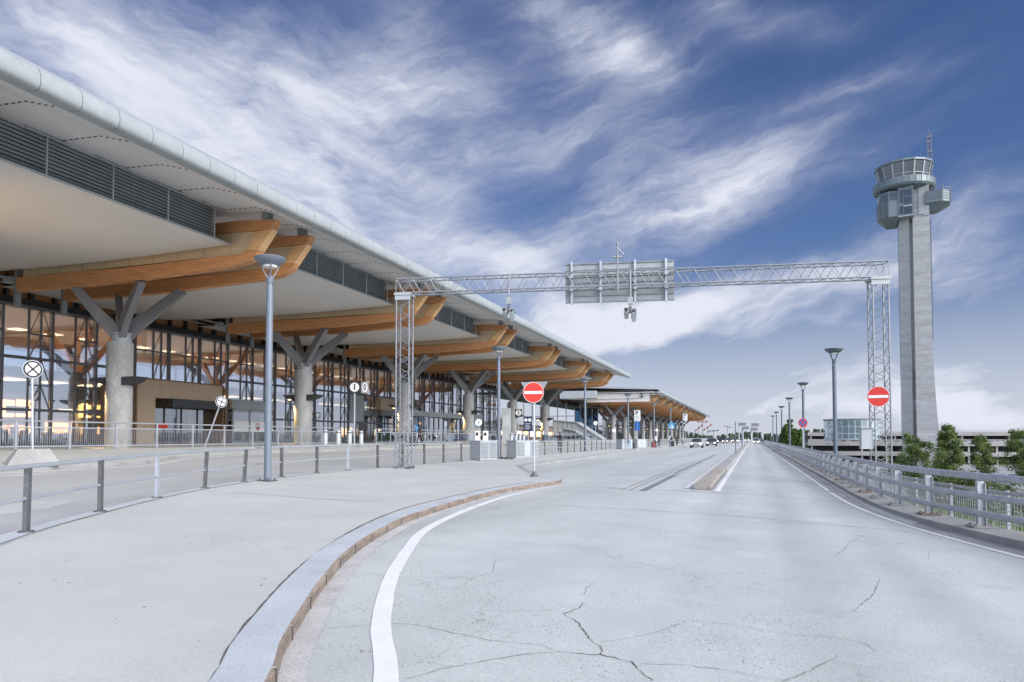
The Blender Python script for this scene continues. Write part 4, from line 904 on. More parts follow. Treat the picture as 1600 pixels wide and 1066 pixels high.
def square_num(name, lab, x, y, zc, w, num, second=None, pole_m='galv', cat='platform sign', yaw=.35):
    z = zg(x)+KH; t = thing(name, lab, cat, (x, y, z), 'platform number signs')
    b = MB(); b.tube([(x, y, z), (x, y, zc-w/2)], .05, 8); b.build('pole', M[pole_m], t)
    nrm = Vector((math.sin(yaw), -math.cos(yaw), 0)); sd = Vector((math.cos(yaw), math.sin(yaw), 0))
    L = [(Vector((x, y, zc)), num, 1.)]+([(Vector((x, y, zc))+sd*w*.82+nrm*-.25, second, .62)] if second else [])
    for c, s, k in L:
        b = MB(); b.box(c, (w*k, .08, w), rz=yaw); o = b.build('sign_box', M['blk'] if k == 1 else M['sback'], t)
        b = MB()
        q = nrm.to_track_quat('Z', 'Y').to_matrix(); n_ = 28
        vs = [c+nrm*.045]+[c+nrm*.045+q @ Vector((w*.40*k*math.cos(2*PI*i/n_), w*.40*math.sin(2*PI*i/n_), 0)) for i in range(n_)]
        b.add(vs, [(0, i+1, (i+1) % n_+1) for i in range(n_)]); f = b.build('white_disc', M['wsign'], o)
        mx = Matrix.Translation(c+nrm*.05-t.location) @ nrm.to_track_quat('Z', 'Y').to_matrix().to_4x4() @ Matrix.Diagonal((k, 1, 1, 1))
        text('numeral', s, w*.72, mx, M['blk'], t)
square_num('platform_sign', 'black platform sign with a large numeral 1 in a white disc, beside the bollards', -25.3, 41.3, 5.05, .78, '1', '0')
square_num('platform_sign', 'small black platform sign with numeral 2 behind the no entry disc', -26.2, 79.0, 4.6, .85, '2')
t = thing('blue_sign', 'navy panel with two white discs below the platform 2 sign', 'information sign', (-25.2, 79.6, zg(-25)+KH), None)
b = MB(); b.tube([(-25.2, 79.6, zg(-25)+KH), (-25.2, 79.6, 4.3)], .05, 8); b.build('pole', M['galv'], t)
b = MB(); b.box((-25.2, 79.5, 3.25), (1.0, .08, 1.75), rz=.3); o = b.build('sign_panel', M['nsign'], t)
b = MB(); nr = Vector((math.sin(.3), -math.cos(.3), 0)); sd = Vector((math.cos(.3), math.sin(.3), 0))
for k_ in (-.23, .23): b.disc(Vector((-25.2, 79.5, 3.75))+sd*k_+nr*.05, .19, .01, nr, 16)
for r_ in range(4): b.beam(Vector((-25.2, 79.5, 3.3-r_*.2))-sd*.32+nr*.045, Vector((-25.2, 79.5, 3.3-r_*.2))+sd*(.32-.12*(r_ % 2))+nr*.045, .01, .05)
b.build('white_marking', M['wsign'], o)
for x, y, zc, lab in [(-24.5, 62.0, 3.1, 'small round white stop sign on a thin pole near the entrance canopy'), (-24.0, 112, 4.0, 'small round white sign on a thin pole, upper one beside the stair enclosures'), (-22.5, 120, 2.9, 'small round white sign on a thin pole, lower one beside the stair enclosures'), (-21, 165, 3.4, 'tiny round white sign on a thin pole before the far hall')]:
    z = zg(x)+KH; t = thing('stop_sign', lab, 'round sign', (x, y, z), 'small round stop signs')
    b = MB(); b.tube([(x, y, z), (x, y, zc)], .05, 8); b.build('pole', M['galv'], t)
    nr = Vector((.3, -.95, 0)).normalized(); b = MB(); b.disc((x, y-.06, zc), .33, .05, nr, 20); o = b.build('sign_plate', M['wsign'], t)
    b = MB(); b.box(Vector((x, y-.06, zc))+nr*.03, (.07, .02, .24)); b.build('dark_mark', M['blk'], o)
def parking(x, y, zc, w, h, blue, lab, lines):
    z = zg(x)+KH; t = thing('parking_sign', lab, 'parking sign', (x, y, z), 'parking signs')
    b = MB(); b.tube([(x, y, z), (x, y, zc+h/2)], .045, 8); b.lathe([(.2, 0), (.18, .05), (.06, .1)], (x, y, z), 8); b.build('pole', M['galv'], t)
    b = MB(); b.bx(x-w/2, x+w/2, y-.10, y-.06, zc-h/2, zc+h/2); o = b.build('sign_panel', M['wsign'], t)
    text('letter', 'P', w*.95, Matrix.Translation((x-t.location.x-w*.08, -.105, zc+h*.22-z)) @ Matrix.Rotation(PI/2, 4, 'X'), M['blk'], t)
    b = MB()
    for i in range(lines): b.bx(x-w*.36, x+w*(.36-.1*(i % 2)), y-.108, y-.102, zc-.05-h*.12*i-h*.03, zc-.05-h*.12*i)
    b.build('text_line', M['frame'], o)
    if blue: b = MB(); b.bx(x-w/2+.02, x+w/2-.05, y-.04, y+.04, zc-h/2-1.55*w, zc-h/2); b.build('blue_panel', M['bsign'], t)
parking(-11.9, 77.2, 4.05, .66, 1.22, True, 'white parking sign with letter P over a blue panel, near the first cabinets', 4)
parking(-12.3, 140, 5.6, .75, 1.3, False, 'small white parking sign by the leading car', 3)
t = thing('crossing_sign', 'blue square pedestrian crossing sign with a white triangle', 'crossing sign', (-13.0, 122, zg(-13)+KH))
b = MB(); b.tube([(-13, 122, .4), (-13, 122, 3.6)], .05, 8); b.build('pole', M['galv'], t)
b = MB(); b.bx(-13.48, -12.52, 121.88, 121.93, 3.15, 4.15); o = b.build('sign_panel', M['lbsign'], t)
b = MB(); b.prism([(-13.38, 3.28), (-12.62, 3.28), (-13.0, 4.02)], 'y', 121.86, 121.88); p = b.build('white_triangle', M['wsign'], o)
b = MB(); b.lathe([(.05, 3.72), (.05, 3.82)], (-13, 121.85, 0), 8); b.beam((-13, 121.85, 3.72), (-13, 121.85, 3.5), .07, .02); b.beam((-13, 121.85, 3.5), (-13.1, 121.85, 3.32), .04, .02); b.beam((-13, 121.85, 3.5), (-12.9, 121.85, 3.32), .04, .02); b.build('walking_figure', M['blk'], p)
def nostop(x, y, zc, r, lab):
    t = thing('no_stopping_sign', lab, 'no stopping sign', (x, y, -.2), 'no stopping signs')
    b = MB(); b.tube([(x, y, -.3), (x, y, zc)], .04, 8); b.build('pole', M['galv'], t)
    nr = Vector((0, -1, 0)); b = MB(); b.disc((x, y-.06, zc), r, .02, nr, 32); o = b.build('sign_plate', M['red'], t)
    b = MB(); b.disc((x, y-.075, zc), r*.78, .01, nr, 32); p = b.build('blue_field', M['bsign'], o)
    b = MB()
    for a in (PI/4, -PI/4): u = Vector((math.cos(a), 0, math.sin(a))); b.beam(Vector((x, y-.083, zc))-u*r*.8, Vector((x, y-.083, zc))+u*r*.8, r*.2, .004, up=nr)
    b.build('red_cross', M['red'], o)
nostop(3.75, 60, 2.84, .34, 'nearer blue and red no stopping sign behind the guardrail')
nostop(4.65, 74, 2.95, .34, 'farther no stopping sign half hidden by the second guardrail lamp post')
# ------------------------------------------------------------------ median blocks, posts, cabinets, bollards
for i in range(14):
    y = 23.1+i*.98; b = MB(); h = .17+random.uniform(-.015, .015)
    b.prism([(-1.80+random.uniform(-.012, .012), y+.02), (-1.28+random.uniform(-.012, .012), y), (-1.29, y+.86), (-1.80, y+.87)], 'z', .0, .02+h)
    lab = 'nearest concrete kerb block of the median, dark stained end' if i == 0 else 'weathered concrete kerb block in the row of median blocks'
    tag(b.build('kerb_block', M['blockm']), lab, 'kerb block', 'concrete blocks along the median')
mb = MB(); ribbon(mb, [(-1.53, 23.0), (-1.53, 37.5)], .62, .005, .5); struct(mb, 'median_dark_strip', M['drain'])  # dark strip under the blocks, makes the gaps between them read dark
b = MB(); b.prism([(-1.82, 36.9), (-1.26, 36.9), (-1.26, 600), (-1.82, 600)], 'z', -.05, .17); struct(b, 'median_kerb', M['kerbc'])
for y, h, lab in [(72.5, 3.1, 'slim dark marker post standing on the median, nearer one'), (119, 3.2, 'slim dark marker post standing on the median, farther one')]:
    t = thing('marker_post', lab, 'marker post', (-1.6, y, .14), 'marker posts on the median'); b = MB(); b.tube([(-1.6, y, .14), (-1.6, y, .14+h)], .045 if y < 100 else .06, 8); b.build('pole', M['lampd'], t)
    b = MB(); b.lathe([(.14, 0), (.12, .05), (.05, .08)], (-1.6, y, .14), 8); b.build('base', M['galvd'], t)
def cabinet(x, y, rz, parts, lab):
    t = thing('utility_cabinet', lab, 'utility cabinet')
    W = sum(p[0] for p in parts); b = MB(); b.box((0, 0, .58), (W, .85, 1.02)); b.box((0, 0, .045), (W-.06, .8, .07)); b.build('body', M['cab'], t)
    b = MB(); b.box((0, 0, 1.11), (W+.05, .90, .035)); b.build('lid', M['cab'], t)
    xx = -W/2
    for w, vent in parts:
        b = MB(); b.box((xx+w/2, -.435, .60), (w-.04, .02, .92)); o = b.build('door', M['cab'], t)
        if vent:
            b = MB(); n_ = 9
            for i in range(n_): b.box((xx+w/2, -.455, .20+i*.098), (w-.12, .02, .07), mx=Matrix.Rotation(.5, 3, 'X'))
            b.build('vent_slat', M['cab'], o)
            b = MB()
            for i in range(n_): b.box((xx+w/2, -.4462, .153+i*.098), (w-.12, .004, .02))
            b.build('vent_gap', M['frame'], o)
        xx += w
    t.location = (x, y, zg(x)+KH); t.rotation_euler = (0, 0, rz)
cabinet(-14.35, 37.05, 1.12, [(.66, True), (.66, True)], 'pale grey utility cabinet with two slatted doors, nearest to the truss leg')
cabinet(-14.05, 43.2, 1.12, [(.75, True), (.55, False), (.75, True)], 'pale grey utility cabinet with slatted and plain doors, right of the second lamp post')
cabinet(-13.75, 79.5, 1.05, [(.9, False), (.9, False)], 'plain pale cabinet beside the man in light clothes')
cabinet(-13.7, 90, 1.05, [(.9, False), (.9, False)], 'plain pale cabinet farther along, by the travellers with suitcases')
def bollard(x, y, lab, m='wsign', h=1.05):
    z = zg(x)+KH; t = thing('bollard', lab, 'bollard', (x, y, z), 'white bollards before the terminal')
    b = MB(); b.lathe([(.15, 0), (.15, h-.04), (.12, h)], (x, y, z), 14); b.build('post', M['cab'], t, smooth=True)
    b = MB(); b.lathe([(.155, h-.18), (.155, h-.10)], (x, y, z), 14); b.build('dark_band', M['galvd'], t)
for i, (px, nm) in enumerate([(508, 'leftmost of the four by the platform 1 sign'), (528, 'second of the four by the platform 1 sign'), (546, 'third of the four by the platform 1 sign'), (564, 'last of the four by the platform 1 sign')]):
    x, y, z = G(px, 697.5, KH); bollard(x, y, 'white bollard, '+nm)
for i, px in enumerate([799, 806, 812, 818]):
    x = -22.9; d = ray(px, 689); bollard(x, d[1]*x/d[0], 'white bollard, '+['first', 'second', 'third', 'fourth'][i]+' of the four under the platform 2 sign', h=1.2)
for x, y, lab in [(-24.2, 60.8, 'left one of two white ticket pillars below the entrance canopy'), (-24.2, 62.9, 'right one of two white ticket pillars below the entrance canopy')]:
    z = zg(x)+KH; t = thing('ticket_pillar', lab, 'ticket machine', (x, y, z), 'ticket pillars'); b = MB(); b.box((x, y, z+.65), (.5, .6, 1.3), rz=.5); b.build('body', M['wsign'], t); b = MB(); b.box((x+.12, y-.31, z+1.0), (.22, .04, .3), rz=.5); b.build('screen', M['blk'], t)
t = thing('info_totem', 'slim pale information totem standing beside the second lamp post', 'information totem', (-25.6, 73, zg(-25.6)+KH)); b = MB(); b.box((-25.6, 73, zg(-25.6)+KH+1.9), (1.0, .3, 3.8), rz=.4); b.build('body', M['sback'], t); b = MB(); b.box((-25.54, 72.84, zg(-25.6)+KH+2.4), (.8, .02, 1.2), rz=.4); b.build('screen', M['cab'], t)
t = thing('cable_bundle', 'dark crumpled cable bundle lying at the foot of the second lamp post', 'cable'); z = zg(-14)+KH
b = MB(); b.tube(catmull([Vector((-14.1+.35*math.sin(i*1.7), 40.3+.30*math.cos(i*2.3), z+.07+.05*math.sin(i*3))) for i in range(10)], 5), .05, 6); b.build('cable', M['galvd'], t, smooth=True)
# ------------------------------------------------------------------ control tower (built about its own axis, then turned to its bearing)
def tower():
    t = thing('control_tower', 'tall concrete airport control tower with a glazed octagonal cab and open galleries', 'control tower')
    zb = -6.6
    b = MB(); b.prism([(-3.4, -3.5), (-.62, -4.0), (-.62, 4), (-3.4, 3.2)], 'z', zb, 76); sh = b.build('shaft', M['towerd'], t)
    b = MB(); prof = [(4.57, 76), (4.6, 45), (4.66, 32), (4.8, 24), (5.05, 17), (5.35, 10.5), (5.75, 4.3), (6.6, -3), (6.9, zb)]
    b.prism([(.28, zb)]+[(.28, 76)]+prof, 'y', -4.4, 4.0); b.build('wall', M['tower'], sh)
    b = MB(); b.bx(-.64, .30, -1.5, 2, zb, 76); b.build('slot_wall', M['wsign'], sh)
    b = MB()
    for z0, z1 in ((-6, 2.5), (3.2, 6), (6.6, 9.5), (13, 15), (15.4, 18), (18.6, 21)): b.bx(-.5, .2, -1.62, -1.52, z0, z1)
    b.build('slot_glass', M['tglass'], sh)
    b = MB(); b.bx(-3.62, -3.46, -3, -2.4, zb, 66); b.bx(4.72, 4.9, -2.5, -2, 30, 66)
    for i in range(40): b.bx(4.66, 5.0, -2.6, -1.9, 30+i*.9, 30.3+i*.9)
    b.build('ladder', M['tmetal'], sh)
    cu, N = -1.8, 16
    def ringp(r, z, n=N, ph=PI/16): return [(cu+r*math.cos(2*PI*i/n+ph), r*math.sin(2*PI*i/n+ph), z) for i in range(n)]
    cab = MB(); cab.lathe([(6.2, 76.2), (6.7, 78.4), (7.55, 82.6), (7.2, 82.7)], (cu, 0, 0), N); cb = cab.build('cab', M['tglass'], t)
    m = MB()
    A, B = ringp(6.75, 78.3, ph=0), ringp(7.62, 82.65, ph=0)
    for p, q in zip(A, B): m.beam(p, q, .32, .25)
    for i in range(N): m.beam(A[i], A[(i+1) % N], .3, .5); m.beam(Vector(A[i])*.75+Vector(B[i])*.25, Vector(A[(i+1) % N])*.75+Vector(B[(i+1) % N])*.25, .12, .14)
    m.build('window_frame', M['sback'], cb)
    r = MB(); r.lathe([(7.5, 82.55), (7.95, 82.8), (7.95, 83.3), (7.2, 83.7), (1, 84.0)], (cu, 0, 0), N); ro = r.build('roof', M['tmetal'], t)
    r = MB()
    for i in range(14): a = 2*PI*i/14; r.tube([(cu+7*math.cos(a), 7*math.sin(a), 83.5), (cu+7*math.cos(a), 7*math.sin(a), 84.8+.6*(i % 3))], .06, 5)
    r.lathe([(1.6, 83.9), (1.6, 84.9), (1.2, 85.1)], (cu-1, 0, 0), 12); r.build('antenna', M['tmetal'], ro)
    g = MB(); g.lathe([(6.2, 75.0), (7.9, 75.6), (8.3, 76.2), (8.3, 78.0), (8.15, 78.0), (8.15, 76.4), (6.0, 76.4)], (cu, 0, 0), 32); ga_ = g.build('gallery', M['tmetal'], t)
    g = MB()
    for i in range(32): a = 2*PI*i/32; g.bx(cu+8.32*math.cos(a)-.05, cu+8.32*math.cos(a)+.05, 8.32*math.sin(a)-.05, 8.32*math.sin(a)+.05, 76.1, 78.4)
    for i in range(16): a = 2*PI*i/16; g.beam((cu+4*math.cos(a), 4*math.sin(a), 74.4), (cu+8.1*math.cos(a), 8.1*math.sin(a), 75.7), .16, .3)
    g.build('gallery_bracket', M['steel'], ga_)
    # core between gallery and pods
    c = MB(); c.lathe([(4.0, 66), (4.0, 76)], (cu+2.0, 1, 0), 12); c.bx(3.2, 4.5, -4.6, 2, 66.5, 76); c.build('core', M['tower'], t)
    c = MB(); c.bx(1.9, 3.2, -4.65, -4.45, 67, 75.2); c.build('white_panel', M['alu'], t)
    # left pod
    pod = [(-3.3, -6.0), (-5.8, -6.4), (-8.3, -4.8), (-8.9, -1.5), (-8.3, 2.5), (-3.3, 3)]
    def taper(mb, poly, z0, z1, zb_, cen, k):
        lo = [(cen[0]+(x-cen[0])*k, cen[1]+(y-cen[1])*k, zb_) for x, y in poly]; mi = [(x, y, z0) for x, y in poly]; hi = [(x, y, z1) for x, y in poly]; n = len(poly)
        mb.add(lo+mi+hi, [list(range(n))]+[(i, (i+1) % n, (i+1) % n+n, i+n) for i in range(n)]+[(i+n, (i+1) % n+n, (i+1) % n+2*n, i+2*n) for i in range(n)]+[list(range(3*n-1, 2*n-1, -1))])
    p = MB(); taper(p, pod, 67.0, 74.6, 65.2, (-4.5, -1), .55); po = p.build('pod', M['tmetal'], t)
    p = MB()
    for a, c_ in zip(pod[:3], pod[1:4]):
        a, c_ = Vector(a), Vector(c_); q = a+(c_-a)*.08; w = a+(c_-a)*.92; n = Vector((c_-a)).normalized(); n = Vector((n.y, -n.x))*.06
        for k in range(2):
            u0, u1 = q+(w-q)*(.5*k+.02), q+(w-q)*(.5*k+.46)
            for s in (1, -1):
                p.add([(u0.x+s*n.x, u0.y+s*n.y, 71.9), (u1.x+s*n.x, u1.y+s*n.y, 71.9), (u1.x+s*n.x, u1.y+s*n.y, 74.2), (u0.x+s*n.x, u0.y+s*n.y, 74.2)], [(0, 1, 2, 3)])
    p.build('window', M['tglass'], po, fix=False)
    p = MB()
    for i in range(9): p.beam((-8.55, -4.9, 67.2+i*.55), (-9.2, -1.5, 67.2+i*.55), .08, .08); p.beam((-5.8, -6.6, 67.2+i*.55), (-8.4, -5.0, 67.2+i*.55), .08, .08)
    for x, y in ((-8.5, -5), (-9.2, -1.5), (-5.8, -6.6), (-7.1, -5.9)): p.tube([(x, y, 66.8), (x, y, 72.5)], .08, 5)
    p.build('pod_railing', M['steel'], po)
    # glazed lift lobby in the middle
    l = MB(); l.bx(-3.3, .6, -6.2, -3.5, 66.8, 74.9); lo = l.build('lobby', M['tmetal'], t)
    l = MB()
    for x0, x1, z0, z1 in ((-2.9, -2.1, 70.6, 74.4), (-1.9, .2, 72.6, 74.4), (-1.9, .2, 70.0, 72.3), (-2.9, -2.1, 67.4, 69.7), (-1.9, .2, 67.3, 69.4)): l.bx(x0, x1, -6.27, -6.15, z0, z1)
    l.build('window', M['tglass'], lo)
    for q_ in ((-1.9, .2, -6.3, -6.26, 69.5, 69.9), (-3.4, .7, -6.4, -3.5, 66.6, 66.85), (-3.4, .7, -6.4, -3.5, 74.9, 75.2)): l = MB(); l.bx(*q_); l.build('trim', M['sback'], lo)
    # right balcony pod
    pod2 = [(3.6, -5.2), (7.8, -5.4), (9.8, -3.2), (9.8, 1.5), (7.5, 3.2), (3.6, 3)]
    p = MB(); taper(p, pod2, 70.0, 73.3, 68.0, (4.4, -1), .45); pb = p.build('balcony', M['tmetal'], t)
    p = MB()
    for i in range(5):
        z = 71+i*.75
        for a, c_ in zip(pod2[:3], pod2[1:4]): p.beam((a[0]*1.02, a[1]*1.04, z), (c_[0]*1.02, c_[1]*1.04, z), .08, .08)
    for x, y in pod2[:4]: p.tube([(x*1.02, y*1.04, 70), (x*1.02, y*1.04, 74.9)], .08, 5)
    for x, y, h in ((6.5, -3, 75.6), (8, -1, 76.3), (9, 0, 75.2)): p.tube([(x, y, 73), (x, y, h)], .06, 5)
    p.build('balcony_railing', M['steel'], pb)
    b = MB(); lattice(b, (5.0, -1.5, 73.3), (5.0, -1.5, 91.2), .9, .9, Vector((1, 0, 0)), Vector((0, 1, 0)), 1.2, .07, .05)
    b.tube([(5, -1.5, 91), (5, -1.5, 93)], .06, 5)
    for z in (86, 89, 90.5): b.box((5, -2.1, z), (1.4, .2, .5))
    b.build('mast', M['steel'], t)
    t.location = (45.8, 236.6, 0); t.rotation_euler = (0, 0, -.191)
tower()
# ------------------------------------------------------------------ multi-storey car parks and glass drum
def garage(name, lab, x0, x1, y0, dpt, levels, zroof, cat='parking garage', rail=True):
    t = thing(name, lab, cat, ((x0+x1)/2, y0+dpt/2, -6.5))
    for z in levels:
        b = MB(); b.bx(x0, x1, y0, y0+dpt, z-.35, z); o = b.build('floor_slab', M['gconc'], t)
        b = MB(); b.bx(x0-.15, x1+.15, y0-.25, y0, z-.55, z+.85); b.build('parapet', M['gconc'], o)
    x = x0+1
    while x < x1: b = MB(); b.bx(x-.25, x+.25, y0+.1, y0+.6, -6.5, levels[-1]-.3); x += 7.5; b.build('column', M['gconc'], t)
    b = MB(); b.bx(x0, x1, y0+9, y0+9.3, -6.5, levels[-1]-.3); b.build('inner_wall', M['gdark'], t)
    if rail:
        b = MB(); z = levels[-1]
        b.beam((x0, y0-.1, z+1.25), (x1, y0-.1, z+1.25), .08, .08); x = x0
        while x < x1: b.beam((x, y0-.1, z+.8), (x, y0-.1, z+1.3), .08, .08); x += 3
        b.build('roof_railing', M['steel'], t)
    return t
garage('parking_garage', 'long open parking garage with pale bands, low behind the guardrail and the truss leg', 17.5, 88, 253, 32, [-3.6, -.4], 0)
garage('parking_garage', 'taller parking garage with a railed roof deck, right of the control tower', 93, 260, 246, 34, [-3.8, -.7, 1.9], 0)
gb = garage('parking_garage', 'farther grey parking deck showing above the roof of the nearer one', 21, 108, 305, 30, [0.2, 2.9], 0)
t = thing('roof_pavilion', 'small grey flat roofed pavilion on the right garage roof', 'pavilion', (128, 254, 1.9))
b = MB(); b.bx(122, 150, 252, 262, 1.9, 5.0); w = b.build('wall', M['tmetal'], t); b = MB(); b.bx(121.4, 150.6, 251.4, 262.6, 5.0, 5.4); b.build('roof', M['steel'], t)
for i in range(6): b = MB(); b.bx(123.5+i*4.3, 126+i*4.3, 251.9, 252, 2.9, 4.4); b.build('window', M['tglass'], w)
t = thing('roof_frame', 'open steel frame standing on the right garage roof', 'steel frame', (108, 252, 1.9))
b = MB(); 
for x in (103, 107.5, 112): b.beam((x, 250, 1.9), (x, 250, 5.3), .2, .2)
b.beam((102.6, 250, 5.2), (112.5, 250, 5.0), .25, .3); b.build('frame', M['steel'], t)
t = thing('glass_drum', 'round glass walled building rising behind the nearer garage', 'glass building', (34.3, 284, -6.5))
b = MB(); b.lathe([(9.0, -6.5), (9.0, .9)], (34.3, 284, 0), 28); b.build('core', M['gdark'], t)
b = MB(); b.lathe([(9.4, .9), (9.4, 8.0)], (34.3, 284, 0), 28); gl = b.build('glass_wall', M['drum'], t)
b = MB()
for i in range(28):
    a0 = 2*PI*i/28; a1 = 2*PI*(i+1)/28
    for z0, z1 in ((1.3, 3.0), (3.3, 5.6), (5.8, 7.7)): 
        f_ = .08; P0 = lambda a, z: (34.3+9.45*math.cos(a), 284+9.45*math.sin(a), z)
        b.add([P0(a0+f_*.2, z0), P0(a1-f_*.2, z0), P0(a1-f_*.2, z1), P0(a0+f_*.2, z1)], [(0, 1, 2, 3)])
b.build('pane', M['blueg'] if False else M['gfence'], gl)
b = MB(); b.lathe([(9.7, 8.0), (9.7, 8.25), (9.3, 8.4)], (34.3, 284, 0), 28); b.build('roof', M['tmetal'], t)
# ------------------------------------------------------------------ cars
def carpaint(name, col): return mat(name, col, .3, .3, .04, 1, coat=.6)
PAINT = {k: carpaint('paint_'+k, v) for k, v in dict(silver=(.60, .60, .62), grey=(.16, .165, .18), white=(.72, .72, .71), black=(.025, .027, .03), blue=(.03, .08, .2), red=(.32, .03, .025), yellow=(.55, .28, .03), taupe=(.30, .26, .23)).items()}
def car(paint, lab, group, van=False):
    t = thing('car', lab, 'car', group=group)
    S = [(-2.18, .62, .42, .82), (-2.1, .80, .30, .92), (-1.5, .88, .22, .96), (-.4, .90, .20, .95), (.6, .90, .20, .93), (1.3, .88, .22, .88), (1.9, .82, .26, .76), (2.14, .68, .34, .62)]
    b = MB(); vs = []; 
    for y, w, z0, z1 in S: vs += [(-w*.9, y, z0), (-w, y, z0+.15), (-w, y, z1-.16), (-w*.93, y, z1), (-w*.4, y, z1+.03), (w*.4, y, z1+.03), (w*.93, y, z1), (w, y, z1-.16), (w, y, z0+.15), (w*.9, y, z0)]
    k = 10; fs = [(i*k+j, i*k+(j+1) % k, (i+1)*k+(j+1) % k, (i+1)*k+j) for i in range(len(S)-1) for j in range(k)]+[list(range(k)), list(range(len(S)*k-1, len(S)*k-k-1, -1))]
    b.add(vs, fs); body = b.build('body', PAINT[paint], t, smooth=True, sub=1)
    rb, rt, fb, ft = (-1.95, -1.75, 1.25, .55) if van else (-1.75, -1.25, 1.15, .25)
    H = 1.62 if van else 1.44
    b = MB(); b.add([(-.82, rb, .93), (.82, rb, .93), (.80, fb, .91), (-.80, fb, .91), (-.62, rt, H-.03), (.62, rt, H-.03), (.60, ft, H-.03), (-.60, ft, H-.03)], [(3, 2, 1, 0), (4, 5, 6, 7), (0, 1, 5, 4), (1, 2, 6, 5), (2, 3, 7, 6), (3, 0, 4, 7)]); b.build('window', M['cglass'], t)
    b = MB(); b.add([(-.65, rt-.06, H-.05), (.65, rt-.06, H-.05), (.63, ft+.05, H-.05), (-.63, ft+.05, H-.05), (-.55, rt+.1, H+.02), (.55, rt+.1, H+.02), (.53, ft-.1, H+.02), (-.53, ft-.1, H+.02)], [(3, 2, 1, 0), (4, 5, 6, 7), (0, 1, 5, 4), (1, 2, 6, 5), (2, 3, 7, 6), (3, 0, 4, 7)])
    for s in (-1, 1): b.beam((s*.815, fb, .92), (s*.615, ft, H-.03), .06, .06); b.beam((s*.835, rb, .94), (s*.635, rt, H-.03), .08, .10); b.beam((s*.84, -.3, .94), (s*.635, -.35, H-.03), .05, .06)
    b.build('roof', PAINT[paint], t)
    for y in (-1.32, 1.36):
        for s in (-1, 1):
            b = MB(); q = Matrix.Rotation(PI/2, 3, 'Y'); b.lathe([(.29, -.1), (.325, -.07), (.325, .07), (.29, .1)], (s*.80, y, .325), 18, 0, q); w = b.build('wheel', M['tyre'], t)
            b = MB(); b.lathe([(.21, -.108), (.21, .108)], (s*.80, y, .325), 12, 0, q); b.build('rim', M['rim'], w)
    for s in (-1, 1):
        b = MB(); b.box((s*.60, 2.04, .66), (.22, .14, .11)); b.build('headlight', M['hlamp'], t)
        b = MB(); b.box((s*.96, .80, 1.0), (.18, .1, .13)); b.build('mirror', PAINT[paint], t)
    b = MB(); b.box((0, 2.10, .58), (.78, .06, .14)); b.box((0, 2.10, .36), (1.1, .08, .16)); b.build('grille', M['blk'], t)
    b = MB(); b.box((0, 2.15, .44), (.5, .02, .11)); b.build('number_plate', M['plate'], t)
    return t
CARS = [('silver', 1089, 700, 'silver car with lit headlights leading the oncoming queue', False), ('grey', 1112, 697.5, 'grey car half hidden close behind the leading silver car', False), ('black', 1126, 693.3, 'dark car behind the grey one in the left lane', False), ('taupe', 1140, 692.6, 'brownish car with bright headlights in the middle of the queue', False),
 ('black', 1149, 691.4, 'small dark car behind the brownish one', False), ('silver', 1157, 692.5, 'pale car with headlights on beside the far marker post', False), ('white', 1167, 690.6, 'white car with glaring headlights at the end of the median', False), ('white', 1181.5, 694, 'white van coming alone along the right hand lane', True), ('grey', 1133, 690, 'tiny grey car far back by the kerb', False)]
for p, px, py, lab, van in CARS:
    x, y, z = G(px, py, 0); o = car(p, lab, 'oncoming cars with headlights', van); o.location = (x, y, z+.005); o.rotation_euler = (0, 0, PI)
def small_car(paint):
    b = MB(); vs = []
    for y, w, z in [(-2.1, .8, .9), (-1.6, .88, .95), (1.2, .88, .92), (2.1, .8, .68)]: vs += [(-w, y, .3), (-w, y, z), (w, y, z), (w, y, .3)]
    b.add(vs, [(i*4+j, i*4+(j+1) % 4, i*4+4+(j+1) % 4, i*4+4+j) for i in range(3) for j in range(4)]+[(3, 2, 1, 0), (12, 13, 14, 15)])
    b.add([(-.8, -1.8, .93), (.8, -1.8, .93), (.78, 1.1, .92), (-.78, 1.1, .92), (-.62, -1.3, 1.42), (.62, -1.3, 1.42), (.6, .3, 1.42), (-.6, .3, 1.42)], [(3, 2, 1, 0), (0, 1, 5, 4), (1, 2, 6, 5), (2, 3, 7, 6), (3, 0, 4, 7)], 1); b.add([(-.62, -1.3, 1.43), (.62, -1.3, 1.43), (.6, .3, 1.43), (-.6, .3, 1.43)], [(0, 1, 2, 3)])
    for y in (-1.3, 1.3):
        for s in (-1, 1): b.lathe([(.32, -.1), (.32, .1)], (s*.82, y, .32), 10, 2, Matrix.Rotation(PI/2, 3, 'Y'))
    return b.build('parked_car', [PAINT[paint], M['cglass'], M['tyre']])
proto = {k: small_car(k) for k in ('silver', 'white', 'black', 'red', 'yellow', 'blue', 'grey')}
used = set(); rg = random.Random(5)
def park(k, x, y, z, rz, where, grp):
    o = proto[k]
    if k in used: o = o.copy(); C.objects.link(o)
    used.add(k); o.location = (x, y, z); o.rotation_euler = (0, 0, rz)
    nm = dict(silver='silver', white='white', black='black', red='red', yellow='orange yellow', blue='dark blue', grey='dark grey')[k]
    tag(o, f'{nm} car parked {where}', 'car', grp)
ks = ['silver', 'white', 'black', 'red', 'grey', 'white', 'yellow', 'blue', 'silver', 'black']
for i in range(22): park(ks[(i*3+i//4) % 10], 24+i*2.9+rg.uniform(-.2, .2), 258, -.38, 0, 'on the roof deck of the nearer garage', 'cars on the nearer garage roof')
for i in range(10): park(ks[(i*7+2) % 10], 20+i*6.6, 257.5, -3.58, 0, 'inside the open lower storey of the nearer garage', 'cars inside the nearer garage')
for i in range(14): park(ks[(i*3) % 10], 96+i*5.2, 251, -.68, 0, 'on the upper storey of the right garage', 'cars inside the right garage')
